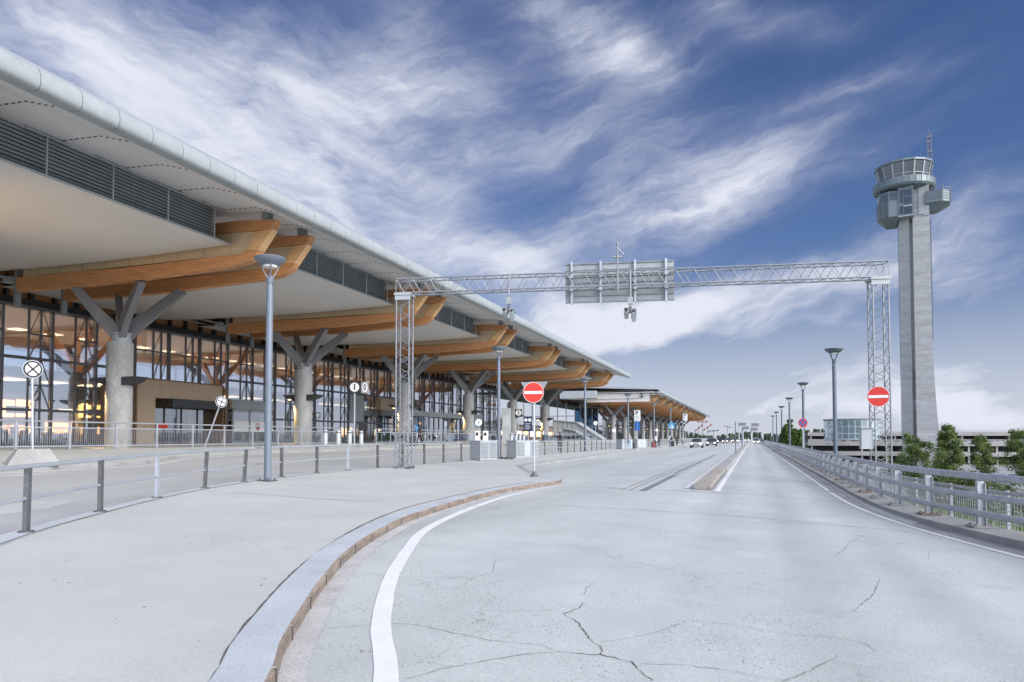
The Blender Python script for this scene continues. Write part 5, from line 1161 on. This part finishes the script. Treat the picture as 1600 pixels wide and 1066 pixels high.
for i in range(10): park(ks[(i*3+1) % 10], 98+i*6.8, 251, 1.92, 0, 'on the roof deck of the right garage', 'cars on the right garage roof')
for i, (px, dist) in enumerate([(1478, 120), (1492, 120), (1530, 120), (1556, 130), (1580, 130), (1592, 110), (1425, 130), (1400, 130), (1380, 130)]):
    d = ray(px, 735); s = dist; park(['white', 'silver', 'white', 'blue', 'white', 'silver', 'grey', 'silver', 'white'][i], d[0]*s, d[1]*s, -6.48, 1.2, 'on the lower ground behind the young trees', 'cars on the lower car park')
# ------------------------------------------------------------------ people
def person(lab, loc, rz, top, legs, hair, H=1.76, stride=.0, arms=(0, 0), bent=(0, 0), skirt=False, hat=None):
    k = H/1.76; tr = thing('person', lab, 'person', loc)
    mats = [M['skin'], mat('clothes_top', top, .85, 0, .15, 8), mat('clothes_legs', legs, .85, 0, .15, 8), M['blk'] if False else mat('shoes', (.03, .03, .03), .6)]
    V = []; R = []; Eg = []; tagm = []
    def v(x, y, z, r): V.append((x*k, y*k, z*k)); R.append(r*k); return len(V)-1
    def e(a, b, m): Eg.append((a, b)); tagm.append(m)
    pel = v(0, 0, .95, .135); wa = v(0, .01, 1.10, .125); ch = v(0, .0, 1.30, .145); nb = v(0, -.01, 1.46, .075); nk = v(0, .01, 1.53, .055); hd = v(0, .02, 1.62, .088); tp = v(0, .005, 1.70, .075); nose = v(0, .115, 1.615, .012); chin = v(0, .085, 1.545, .03)
    e(pel, wa, 1); e(wa, ch, 1); e(ch, nb, 1); e(nb, nk, 0); e(nk, hd, 0); e(hd, tp, 0); e(hd, nose, 0); e(nk, chin, 0)
    for s in (-1, 1):
        ear = v(s*.092, .01, 1.62, .014); e(hd, ear, 0)
        st = stride*s
        hp = v(s*.095, 0, .90, .098); kn = v(s*.10, st*.5+.02, .50, .062); an = v(s*.10, st*.95-.02, .10, .043); hl = v(s*.10, st*.95-.03, .045, .04); to = v(s*.115, st*.95+.15, .035, .035)
        e(pel, hp, 2); e(hp, kn, 2); e(kn, an, 2); e(an, hl, 3); e(hl, to, 3)
        i = 0 if s < 0 else 1; sw = arms[i]; bd = bent[i]
        sh = v(s*.185, -.01, 1.41, .065); el = v(s*.235, sw*.28-.02, 1.13+abs(sw)*.05, .047)
        wx, wy, wz = s*(.255-.1*bd), sw*.28+.04+bd*.24, .90+bd*.26+abs(sw)*.08
        wr = v(wx, wy, wz, .030); pm = v(wx, wy+.02+bd*.05, wz-.075+bd*.05, .033)
        e(ch, sh, 1); e(sh, el, 1); e(el, wr, 1); e(wr, pm, 0)
        for f_, (dx, ln) in enumerate(((-.028, .075), (-.009, .085), (.010, .08), (.028, .062))):
            a = v(wx+dx*.6, wy+.03+dx+bd*.06, wz-.11+bd*.05, .0085); c = v(wx+dx*.4, wy+.045+dx+bd*.07, wz-.11-ln*.7+bd*.06, .0075); e(pm, a, 0); e(a, c, 0)
        th = v(wx-s*.03, wy+.055+bd*.05, wz-.07+bd*.05, .010); th2 = v(wx-s*.025, wy+.075+bd*.05, wz-.11+bd*.05, .0085); e(wr, th, 0); e(th, th2, 0)
    me = bpy.data.meshes.new('body'); me.from_pydata(V, Eg, []); o = bpy.data.objects.new('tmp_body', me); C.objects.link(o)
    sk = o.modifiers.new('skin', 'SKIN'); sk.use_smooth_shade = True
    for i, d in enumerate(me.skin_vertices[0].data): d.radius = (R[i], R[i]*(.78 if i in (pel, wa, ch) else 1)); d.use_root = (i == pel)
    sb = o.modifiers.new('sub', 'SUBSURF'); sb.levels = 1; sb.render_levels = 1
    dg = bpy.context.evaluated_depsgraph_get(); m2 = bpy.data.meshes.new_from_object(o.evaluated_get(dg)); bpy.data.objects.remove(o)
    m2.materials.clear()
    for m in mats: m2.materials.append(m)
    segs = [(Vector(V[a]), Vector(V[b]), m, (R[a]+R[b])/2) for (a, b), m in zip(Eg, tagm)]
    for p in m2.polygons:
        c = p.center; best = (9, 0)
        for a, b, m, r in segs:
            ab = b-a; t = max(0, min(1, (c-a).dot(ab)/ab.length_squared)); d = (c-(a+ab*t)).length-r
            if d < best[0]: best = (d, m)
        p.material_index = best[1]; p.use_smooth = True
    body = bpy.data.objects.new('body', m2); C.objects.link(body); body.parent = tr
    h = MB(); h.lathe([(.094, 1.615), (.102, 1.66), (.092, 1.71), (.055, 1.745), (.01, 1.752)], (0, -.012, 0), 14)
    h.v = [(x*k, y*k, z*k) for x, y, z in h.v]
    hm = mat('hair', hair, .7, 0, .2, 20)
    me = bpy.data.meshes.new('hair'); me.from_pydata(h.v, [], h.f); me.materials.append(hm); ho = bpy.data.objects.new('hair' if not hat else 'cap', me); C.objects.link(ho); ho.parent = tr
    ey = MB()
    for s in (-1, 1): ey.lathe([(.004, .090), (.011, .094), (.006, .102)], (s*.034*k, 0, 0), 8, 0, Matrix(((1, 0, 0), (0, 0, 1), (0, -1, 0))))
    ey.v = [(x, y+.008*k, z+1.635*k) for x, y, z in ey.v]; ey.box((0, .102*k, 1.578*k), (.045, .012, .008))
    me = bpy.data.meshes.new('face_features'); me.from_pydata(ey.v, [], ey.f); me.materials.append(M['blk']); eo = bpy.data.objects.new('face_features', me); C.objects.link(eo); eo.parent = tr
    tr.rotation_euler = (0, 0, rz); return tr
def at(px, py): return G(px, py, KH)
def suitcase(x, y, lab, col, rz=0, h=.68):
    z = zg(x)+KH; t = thing('suitcase', lab, 'suitcase', (x, y, z), 'suitcases'); m = mat('suitcase_shell', col, .5, 0, .1, 4)
    b = MB(); R_ = Matrix.Rotation(rz, 3, 'Z'); b.box((x, y, z+.06+h/2), (.45, .26, h), rz=rz); b.box((x, y, z+.06+h/2), (.40, .29, h-.1), rz=rz); b.build('shell', m, t)
    b = MB()
    for i in (-.18, .18):
        for j in (-.1, .1): q = R_ @ Vector((i, j, 0)); b.box((x+q.x, y+q.y, z+.03), (.05, .05, .06))
    b.build('wheel', M['blk'], t)
    b = MB(); q = R_ @ Vector((0, -.1, 0))
    for i in (-.12, .12): r_ = q+R_ @ Vector((i, 0, 0)); b.tube([(x+r_.x, y+r_.y, z+h), (x+r_.x, y+r_.y, z+h+.38)], .012, 5)
    r0, r1 = q+R_ @ Vector((-.13, 0, 0)), q+R_ @ Vector((.13, 0, 0)); b.tube([(x+r0.x, y+r0.y, z+h+.38), (x+r1.x, y+r1.y, z+h+.38)], .016, 5); b.build('handle', M['galvd'], t)
def backpack(tr, col, zc=1.25):
    b = MB(); b.box((0, -.22, zc), (.32, .18, .46)); b.box((0, -.32, zc-.08), (.24, .06, .24))
    me = bpy.data.meshes.new('backpack'); me.from_pydata(b.v, [], b.f); me.materials.append(mat('pack_cloth', col, .8, 0, .15, 6)); o = bpy.data.objects.new('backpack', me); C.objects.link(o)
    o.matrix_world = Matrix.Translation(tr.location) @ Matrix.Rotation(tr.rotation_euler.z, 4, 'Z'); bv = o.modifiers.new('bev', 'BEVEL'); bv.width = .05; bv.segments = 3
    return o
p = person('person in dark clothes with a light blue backpack walking before the entrance canopy', at(655.5, 696), -.9, (.03, .03, .035), (.025, .025, .03), (.35, .22, .15), 1.85, .22, (.5, -.5))
tag(backpack(p, (.12, .30, .55)), 'light blue backpack worn by the person before the entrance canopy', 'backpack')
person('person in all dark clothes walking away on the bus lane, seen from behind', G(875, 705.5, .0), .15, (.02, .02, .024), (.02, .02, .024), (.05, .03, .02), 1.80, .16, (.3, -.3))
person('person in a pale grey shirt and light blue jeans beside the parking sign', at(983, 702.5), -.3, (.50, .50, .52), (.25, .36, .50), (.42, .30, .20), 1.86, .06, (.1, -.1), (0, .9))
x, y, z = at(988.5, 702); suitcase(x, y, 'black bag on wheels held beside the man in light blue jeans', (.02, .02, .025), .3)
p = person('traveller in a white top and dark trousers with a red suitcase', at(1025, 699.6), 1.2, (.65, .65, .64), (.03, .03, .04), (.10, .06, .04), 1.76, .1, (.3, -.2), (.5, 0))
x, y, z = at(1021, 699.6); suitcase(x, y, 'dark red suitcase beside the traveller in a white top', (.16, .03, .03), .8)
person('person in a dark jacket standing just behind the traveller in white', at(1029.5, 698.8), .4, (.035, .04, .07), (.05, .05, .06), (.08, .05, .03), 1.8)
p = person('traveller in a white shirt and blue jeans wearing a black backpack', at(1047, 698.2), 1.3, (.66, .66, .68), (.10, .16, .28), (.07, .05, .03), 1.84, .08, (.2, -.2))
tag(backpack(p, (.02, .022, .03)), 'black backpack worn by the traveller in blue jeans', 'backpack')
x, y, z = at(1051, 698.2); suitcase(x, y, 'tall black suitcase beside the traveller with the black backpack', (.02, .02, .022), .2, .8)
person('person in black seen far along the kerb, left of the crossing sign', at(1058, 697), .5, (.02, .02, .02), (.02, .02, .022), (.04, .03, .02), 1.75, .14)
person('person in pale clothes farthest along the kerb near the leading car', at(1067, 696.8), -.2, (.45, .46, .44), (.2, .2, .2), (.3, .2, .1), 1.72)
p = person('person in a white shirt with dark trousers beside the luggage trolleys', (-24.6, 84, zg(-24.6)+KH), 1.9, (.68, .68, .68), (.03, .03, .035), (.03, .02, .02), 1.7, .1, (.6, .3), (.7, .7))
def trolley(x, y, rz, lab):
    z = zg(x)+KH; t = thing('luggage_trolley', lab, 'luggage trolley')
    b = MB(); b.box((0, 0, .2), (.6, .95, .04)); b.tube([(-.28, -.45, .2), (-.28, -.5, 1.0), (.28, -.5, 1.0), (.28, -.45, .2)], .022, 6); b.tube([(-.28, .45, .22), (-.28, .47, .5), (.28, .47, .5), (.28, .45, .22)], .02, 6); b.build('frame', M['galv'], t)
    b = MB(); b.box((0, -.45, .62), (.5, .25, .03)); b.build('basket', M['steel'], t)
    for px_, py_ in ((-.25, -.35), (.25, -.35), (0, .4)): b = MB(); b.lathe([(.08, -.02), (.08, .02)], (px_, py_, .09), 10, 0, Matrix.Rotation(PI/2, 3, 'Y')); b.build('wheel', M['tyre'], t)
    t['group'] = 'luggage trolleys'; t.location = (x, y, z); t.rotation_euler = (0, 0, rz)
trolley(-24.2, 86, .4, 'luggage trolley parked left of the person in the white shirt'); trolley(-23.8, 89.5, .9, 'luggage trolley parked right of the person in the white shirt')
x, y, z = at(644, 697); 
suitcase(x, y, 'black and white bag standing left of the person with the blue backpack', (.04, .04, .045), .2, .7)
t = thing('traffic_cone', 'small orange cone standing on top of the nearest cabinet line', 'traffic cone', (-20.6, 52.5, zg(-20.6)))
b = MB(); b.lathe([(.16, .03), (.03, .62)], (-20.6, 52.5, zg(-20.6)), 14); b.box((-20.6, 52.5, zg(-20.6)+.02), (.4, .4, .03)); b.build('cone', M['red'], t)
t['label'] = 'orange red cone standing on the bus lane behind the nearest cabinet'
# ------------------------------------------------------------------ trees
def tree(name, lab, x, y, z, h, w, seed, fol, nleaf=4200, ls=.085, group=None, low=.12, shape='birch', lean=0):
    rg = random.Random(seed); t = thing(name, lab, 'tree', (x, y, z), group)
    b = MB(); pts = [Vector((x+rg.uniform(-.05, .05)*i+lean*i/7, y+rg.uniform(-.05, .05)*i, z+h*.93*i/7)) for i in range(8)]
    b.tube(pts, [max(.012, h*.013*(1-i/7.4)) for i in range(8)], 8)
    ends = []
    nb = 34 if shape == 'birch' else 40
    for i in range(nb):
        f = low+(1-low)*((i+rg.random())/nb)**.9; f = min(f, .97)
        base = pts[0].lerp(pts[-1], f) if False else pts[min(6, int(f*7))].lerp(pts[min(7, int(f*7)+1)], f*7-int(f*7))
        prof = min(1, (f-low*.4)/.16)*max(0, (1.04-f)/.86)**.7 if shape == 'birch' else (1-f)**.55*min(1, (f/.12))
        L = w/2*max(.12, prof)*rg.uniform(.65, 1.15); a = i*2.4+rg.uniform(-.5, .5); up = rg.uniform(.25, .8) if shape == 'birch' else rg.uniform(.9, 1.8)
        d = Vector((math.cos(a), math.sin(a), up)).normalized(); tip = base+d*L*(1.15 if shape == 'birch' else 1.5); 
        mid = (base+tip)/2+Vector((0, 0, L*.08)); b.tube([base, mid, tip], [h*.004, h*.0025, .006], 5, cap=False); ends.append((base, mid, tip, L))
    b.build('trunk', M['bark'], t, smooth=True)
    c = MB(); per = nleaf//len(ends)
    clumps = []
    for (p0, p1, p2, L) in ends:
        for k in range(5): q = rg.uniform(.3, 1.08); clumps.append((p0.lerp(p2, q)+Vector((rg.gauss(0, 1), rg.gauss(0, 1), rg.gauss(0, 1)))*L*.14, max(.16, L*.34)*rg.uniform(.6, 1.2), rg.choice((0, 0, 1, 1, 2))))
    n = nleaf//len(clumps)
    for q, r, mi in clumps:
        for k in range(n):
            p = q+Vector((rg.gauss(0, .5), rg.gauss(0, .5), rg.gauss(0, .5)))*r
            nrm = Vector((rg.gauss(0, 1), rg.gauss(0, 1), rg.gauss(0, 1)+.6)).normalized(); u = nrm.orthogonal().normalized(); v = nrm.cross(u); an = rg.uniform(0, 6.28); u, v = u*math.cos(an)+v*math.sin(an), v*math.cos(an)-u*math.sin(an)
            s = ls*rg.uniform(.6, 1.35); c.add([p-u*s*.5, p+v*s*.42+nrm*s*.1, p+u*s*.6, p-v*s*.42+nrm*s*.1], [(0, 1, 2, 3)], mi if rg.random() > .25 else rg.randrange(3))
    c.build('crown', fol, t, fix=False)
    return t
def gp(px, Y): d = ray(px, 684); return d[0]*Y/d[1]
B = 'young trees beyond the guardrail'
tree('birch_tree', 'dense rounded young tree standing right at the foot of the control tower', gp(1426, 42), 42, -3.6, 5.75, 3.5, 1, M['fol'], 15000, .075, B)
tree('birch_tree', 'pointed light green young birch, tallest of those beyond the guardrail', gp(1482, 40), 40, -3.2, 5.8, 2.7, 2, M['fol'][1:]+M['fol'][:1], 15000, .075, B)
tree('birch_tree', 'narrow young birch between the pointed one and the rightmost one', gp(1527, 40), 40, -3.2, 5.3, 2.2, 3, M['fol'], 11000, .075, B)
tree('birch_tree', 'young birch cut off by the right border, before the right garage', gp(1600, 40), 40, -3.2, 5.5, 2.7, 4, M['fol'][1:]+M['fol'][:1], 13000, .075, B)
Bp = 'poplars behind the guardrail lamps'
for i, (px, Y, top, lab) in enumerate([(1226, 108, 655, 'leftmost slim poplar behind the guardrail lamp posts'), (1232, 106, 647, 'tallest poplar, pointed, between two guardrail lamp posts'), (1239, 102, 662, 'dark bushy poplar beside the no stopping sign'), (1249, 98, 663, 'rightmost poplar, right below the no stopping sign')]):
    d = ray(px, top); s = Y/d[1]; zt = CAM[2]+d[2]*s; tree('poplar_tree', lab, d[0]*s, Y, -6.5, zt+6.5, 2.4 if i != 1 else 2.8, 20+i, M['folp'], 4200, .24, Bp, .03, 'poplar')
# far wood on the horizon, one mass nobody could count
def wood_mass(x0, x1, y, hmin, hmax, seed, n):
    rg = random.Random(seed); b = MB()
    for i in range(n):
        x = rg.uniform(x0, x1); yy = y+rg.uniform(0, 60); k = (x-x0)/(x1-x0); hh = hmin+(hmax-hmin)*(.5+.5*math.sin(k*19+seed)*math.sin(k*7.3+1))*rg.uniform(.75, 1.1); r = rg.uniform(2.0, 4.2)
        for j in range(70):
            f = rg.random()**.7; p = Vector((x+rg.gauss(0, .5)*r*(1.15-f), yy+rg.gauss(0, .5)*r*(1.15-f), -6.5+hh*f)); u = Vector((rg.gauss(0, 1), rg.gauss(0, 1), rg.gauss(0, 1))).normalized(); v = u.orthogonal().normalized(); s = rg.uniform(.5, 1.3)
            b.add([p-u*s, p+v*s, p+u*s, p-v*s], [(0, 1, 2, 3)])
    return b
w1 = wood_mass(-150, 60, 520, 9, 14.5, 3, 210); w2 = wood_mass(60, 420, 560, 8.5, 11.5, 5, 260)
w1.v += []; o_ = len(w1.v); w1.v += w2.v; w1.f += [[i+o_ for i in f] for f in w2.f]; w1.m += w2.m
tag(w1.build('far_wood', M['forest'], fix=False), kind='stuff')
# far road signs, flyover barrier and small mast by the end of the road
def vms(cx, y, zc, w, h, lab):
    t = thing('overhead_sign', lab, 'overhead sign', (cx, y, -.2), 'far overhead signs')
    b = MB(); b.bx(cx-w/2, cx+w/2, y-.2, y, zc-h/2, zc+h/2); o = b.build('sign_panel', M['sback'], t)
    b = MB()
    for i in range(4): b.bx(cx-w/2+.1, cx+w/2-.1, y-.26, y-.2, zc-h/2+.12+i*h/4, zc-h/2+.17+i*h/4)
    b.build('stiffener', M['steel'], o)
    b = MB(); b.tube([(cx-w*.4, y+.2, -.3), (cx-w*.4, y+.2, zc+h/2)], .12, 6); b.build('pole', M['galv'], t)
for cx, zc, w, lab in [(-2.4, 4.9, 1.9, 'far overhead sign seen from behind, upper left of four over the road end'), (-1.6, 4.0, 1.6, 'far overhead sign seen from behind, lower left of four over the road end'), (.55, 4.75, 1.8, 'far overhead sign seen from behind, upper right of four over the road end'), (.35, 3.7, 1.7, 'far overhead sign seen from behind, lower right of four over the road end')]: vms(cx, 180, zc, w, .75, lab)
def lift_barrier(px, Y, zc, lab, col, tilt):
    d = ray(px, 684); x = d[0]*Y/d[1]; z = zg(x)+KH; t = thing('lift_barrier', lab, 'barrier', (x, Y, z), 'raised barrier arms')
    b = MB(); b.tube([(x, Y, z), (x, Y, zc)], .07, 6); b.build('pole', M['galvd'], t)
    b = MB(); u = Vector((math.cos(tilt), 0, math.sin(tilt))); b.beam(Vector((x, Y-.1, zc))-u*1.3, Vector((x, Y-.1, zc))+u*1.3, .08, .34); o = b.build('arm', M['sback'], t)
    b = MB()
    for s in (-.9, 0, .9): b.beam(Vector((x, Y-.16, zc))+u*(s-.22), Vector((x, Y-.16, zc))+u*(s+.22), .04, .36)
    b.build('red_stripe', M[col], o)
lift_barrier(1092, 175, 4.0, 'red and grey barrier arm right of the far eaves, tilted left one', 'dullred', .7); lift_barrier(1098, 170, 5.4, 'red and grey board high on a pole right of the far eaves', 'dullred', 0.0)
lift_barrier(1106, 172, 4.1, 'red and grey barrier arm right of the far eaves, tilted right one', 'dullred', .65); lift_barrier(1115, 176, 3.3, 'dark barrier arm lying level beside the red ones', 'lampd', .12)
lift_barrier(1137, 260, 5.5, 'long thin gate arm far behind the queue of cars', 'galvd', -.3)
# ------------------------------------------------------------------ sky
def azel(px, py):
    d = Vector(ray(px, py)).normalized(); return math.atan2(d.x, d.y), math.asin(d.z)
W = bpy.data.worlds.new('World'); SC.world = W; W.use_nodes = True; nt = W.node_tree
SUN_EL, SUN_AZ = math.radians(30), math.radians(112)      # azimuth clockwise from +Y
bg = nt.nodes['Background']
class N:                                                     # small helper for scalar node maths
    def __init__(s, o): s.o = o
    @staticmethod
    def m(op, *a):
        n = nt.nodes.new('ShaderNodeMath'); n.operation = op
        for i, x in enumerate(a):
            if isinstance(x, N): nt.links.new(x.o, n.inputs[i])
            else: n.inputs[i].default_value = x
        return N(n.outputs[0])
    def __add__(s, b): return N.m('ADD', s, b)
    def __sub__(s, b): return N.m('SUBTRACT', s, b)
    def __mul__(s, b): return N.m('MULTIPLY', s, b)
    def __truediv__(s, b): return N.m('DIVIDE', s, b)
tc = nt.nodes.new('ShaderNodeTexCoord'); sx = nt.nodes.new('ShaderNodeSeparateXYZ'); nt.links.new(tc.outputs['Generated'], sx.inputs[0])
X, Y, Z = (N(sx.outputs[i]) for i in range(3))
AZ = N.m('ARCTAN2', X, Y); EL = N.m('ARCSINE', N.m('MINIMUM', N.m('MAXIMUM', Z, -1.), 1.))
def noise2(u, v, sc, det=6, rough=.6, dist=0, seed=0):
    c = nt.nodes.new('ShaderNodeCombineXYZ'); nt.links.new(u.o, c.inputs[0]); nt.links.new(v.o, c.inputs[1]); c.inputs[2].default_value = seed
    n = nt.nodes.new('ShaderNodeTexNoise'); n.inputs['Scale'].default_value = sc; n.inputs['Detail'].default_value = det; n.inputs['Roughness'].default_value = rough; n.inputs['Distortion'].default_value = dist
    nt.links.new(c.outputs[0], n.inputs['Vector']); return N(n.outputs['Fac'])
def smooth(v, a, b, c=0., d=1.):
    r = nt.nodes.new('ShaderNodeMapRange'); r.interpolation_type = 'SMOOTHSTEP'; nt.links.new(v.o, r.inputs['Value'])
    for i, x in enumerate((a, b, c, d)): r.inputs[i+1].default_value = x
    return N(r.outputs[0])
w1n = noise2(AZ, EL, 3.2, 5, .6, 0, 1.); w2n = noise2(AZ, EL, 3.2, 5, .6, 0, 7.)
w3n = noise2(AZ, EL, 11., 4, .6, 0, 3.); w4n = noise2(AZ, EL, 11., 4, .6, 0, 9.)
U = AZ+(w1n-.5)*.16+(w3n-.5)*.03; Vv = EL+(w2n-.5)*.12+(w4n-.5)*.02
BLOBS = [  # px, py, half width px, half height px, angle deg (image, clockwise positive), weight
 (100, 50, 420, 170, 8, .50), (330, 190, 380, 120, 14, .52), (600, 130, 270, 70, 14, .62), (600, 260, 190, 120, 40, .40), (250, 330, 330, 120, 20, .38), (640, 40, 110, 80, 60, .42), (690, 410, 230, 70, 15, .62), (820, 255, 220, 60, 8, .34), (520, 350, 150, 80, 40, .35),
 (910, 40, 190, 70, 22, .66), (970, 90, 150, 80, 24, .46), (1180, 15, 140, 45, 25, .44), (1110, 290, 230, 60, -18, .40), (1050, 345, 270, 50, -12, .56), (1010, 215, 190, 60, 16, .30), (1300, 150, 280, 22, -5, .24), (1230, 235, 230, 70, -22, .24),
 (1000, 500, 300, 52, -6, .82), (880, 540, 230, 36, -14, .75), (1200, 470, 230, 52, -5, .50), (1300, 515, 160, 24, 3, .40), (1500, 360, 220, 70, -18, .55), (1570, 440, 170, 70, -10, .46), (1260, 592, 300, 32, -8, .42), (1500, 590, 240, 36, -4, .50), (1530, 640, 160, 40, 0, .75), (1390, 640, 240, 42, 0, .52), (1100, 660, 460, 28, 0, .55), (880, 455, 150, 45, 20, .46), (700, 280, 860, 380, 10, .20), (1450, 600, 330, 110, -6, .30)]
dens = None
for px, py, rx, ry, ang, wt in BLOBS:
    a0, e0 = azel(px, py); a1, _ = azel(px+8, py); _, e1 = azel(px, py-8); ka, ke = (a1-a0)/8, (e1-e0)/8
    t_ = math.radians(-ang); c_, s_ = math.cos(t_), math.sin(t_)
    du = (U-a0)*(1/ka); dv = (Vv-e0)*(1/ke)
    p = (du*c_+dv*s_)*(1/rx); q = (dv*c_-du*s_)*(1/ry); g_ = N.m('EXPONENT', (p*p+q*q)*-1.1)*wt
    dens = g_ if dens is None else dens+g_
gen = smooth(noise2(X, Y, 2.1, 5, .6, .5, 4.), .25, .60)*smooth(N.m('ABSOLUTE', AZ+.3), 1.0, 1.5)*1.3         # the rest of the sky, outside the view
# wispy streaks run obliquely across the cirrus
def streak(ang, sc, st, rough, seed, dist=.06):
    c_, s_ = math.cos(ang), math.sin(ang); return noise2((U*c_+Vv*s_)*3.0, (Vv*c_-U*s_)*st, sc, 8, rough, dist, seed)
mL_ = smooth(AZ, -.70, -.15)
SL = streak(-.42, 1.5, 8., .56, 2.)*.62+streak(-.25, 2.7, 15., .60, 5.)*.38
SR = streak(.36, 1.5, 11., .56, 2.)*.62+streak(.28, 2.7, 18., .60, 5.)*.38
S1 = SL*(mL_*-1.+1.)+SR*mL_
S3 = streak(.15, 4.5, 34., .60, 11.)
S4 = noise2(U*2., Vv*3.0, 2.6, 7, .56, .5, 21.)
wis = smooth(S1*.52+S3*.12+S4*.36, .28, .70)
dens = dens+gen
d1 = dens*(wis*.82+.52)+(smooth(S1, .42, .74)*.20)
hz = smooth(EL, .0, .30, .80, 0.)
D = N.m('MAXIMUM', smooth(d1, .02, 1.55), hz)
sky = nt.nodes.new('ShaderNodeTexSky'); sky.sky_type = 'NISHITA'; sky.sun_disc = False; sky.sun_elevation = SUN_EL; sky.sun_rotation = SUN_AZ; sky.air_density = 1.2; sky.dust_density = .3; sky.ozone_density = 2.5
tint = nt.nodes.new('ShaderNodeMix'); tint.data_type = 'RGBA'; tint.blend_type = 'MULTIPLY'; tint.inputs[0].default_value = 1
nt.links.new(sky.outputs[0], tint.inputs[6]); tint.inputs[7].default_value = (.205, .25, .375, 1)
ramp = nt.nodes.new('ShaderNodeValToRGB'); cr = ramp.color_ramp; cr.elements[0].position = 0; cr.elements[0].color = (1.15, 1.36, 2.15, 1); cr.elements[1].position = 1; cr.elements[1].color = (3.3, 3.42, 3.85, 1)
nt.links.new(D.o, ramp.inputs[0])
mixc = nt.nodes.new('ShaderNodeMix'); mixc.data_type = 'RGBA'; nt.links.new(D.o, mixc.inputs[0]); nt.links.new(tint.outputs[2], mixc.inputs[6]); nt.links.new(ramp.outputs[0], mixc.inputs[7])
glow = N.m('ADD', smooth(N.m('ABSOLUTE', AZ+.3), 1.0, 1.7)*1.3, 1.)        # unseen sky outside the view brightened, added as fill light
gv_ = nt.nodes.new('ShaderNodeVectorMath'); gv_.operation = 'SCALE'; nt.links.new(mixc.outputs[2], gv_.inputs[0]); nt.links.new(glow.o, gv_.inputs['Scale'])
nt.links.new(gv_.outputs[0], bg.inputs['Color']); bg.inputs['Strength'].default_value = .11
L = bpy.data.lights.new('sconce_uplight', 'SPOT'); L.energy = 500; L.color = (1, .60, .26); L.spot_size = math.radians(70); L.spot_blend = .9; L.shadow_soft_size = .2
lo = bpy.data.objects.new('sconce_uplight', L); C.objects.link(lo); lo.location = (-28.3, 12.4, 4.7); lo.rotation_euler = (Vector((-26.0, 17.6, 10))-lo.location).to_track_quat('-Z', 'Y').to_euler()
# ------------------------------------------------------------------ sun, camera, render
L = bpy.data.lights.new('sun', 'SUN'); L.energy = 2.2; L.angle = math.radians(38); L.color = (1, .95, .88)
so = bpy.data.objects.new('sun', L); C.objects.link(so)
sd_ = Vector((math.sin(SUN_AZ)*math.cos(SUN_EL), math.cos(SUN_AZ)*math.cos(SUN_EL), math.sin(SUN_EL))); so.rotation_euler = sd_.to_track_quat('Z', 'Y').to_euler(); so.location = (20, -20, 60)
cam = bpy.data.cameras.new('camera'); co = bpy.data.objects.new('camera', cam); C.objects.link(co); co.location = CAM
co.rotation_euler = (PI/2+PIT, 0, YAW); cam.sensor_width = 36; cam.lens = F*36/1600; cam.shift_y = (CY-533)/1600; cam.clip_start = .05; cam.clip_end = 9000
SC.camera = co
SC.view_settings.view_transform = 'Standard'; SC.view_settings.look = 'None'; SC.view_settings.exposure = 1.12; SC.view_settings.gamma = 1
SC.render.engine = 'CYCLES'; SC.cycles.use_denoising = True; SC.cycles.max_bounces = 8; SC.cycles.transparent_max_bounces = 16; SC.cycles.diffuse_bounces = 4; SC.cycles.glossy_bounces = 3; SC.cycles.caustics_reflective = False; SC.cycles.caustics_refractive = False; SC.cycles.sample_clamp_indirect = 6
SC.cycles.use_adaptive_sampling = True; SC.cycles.adaptive_threshold = .02
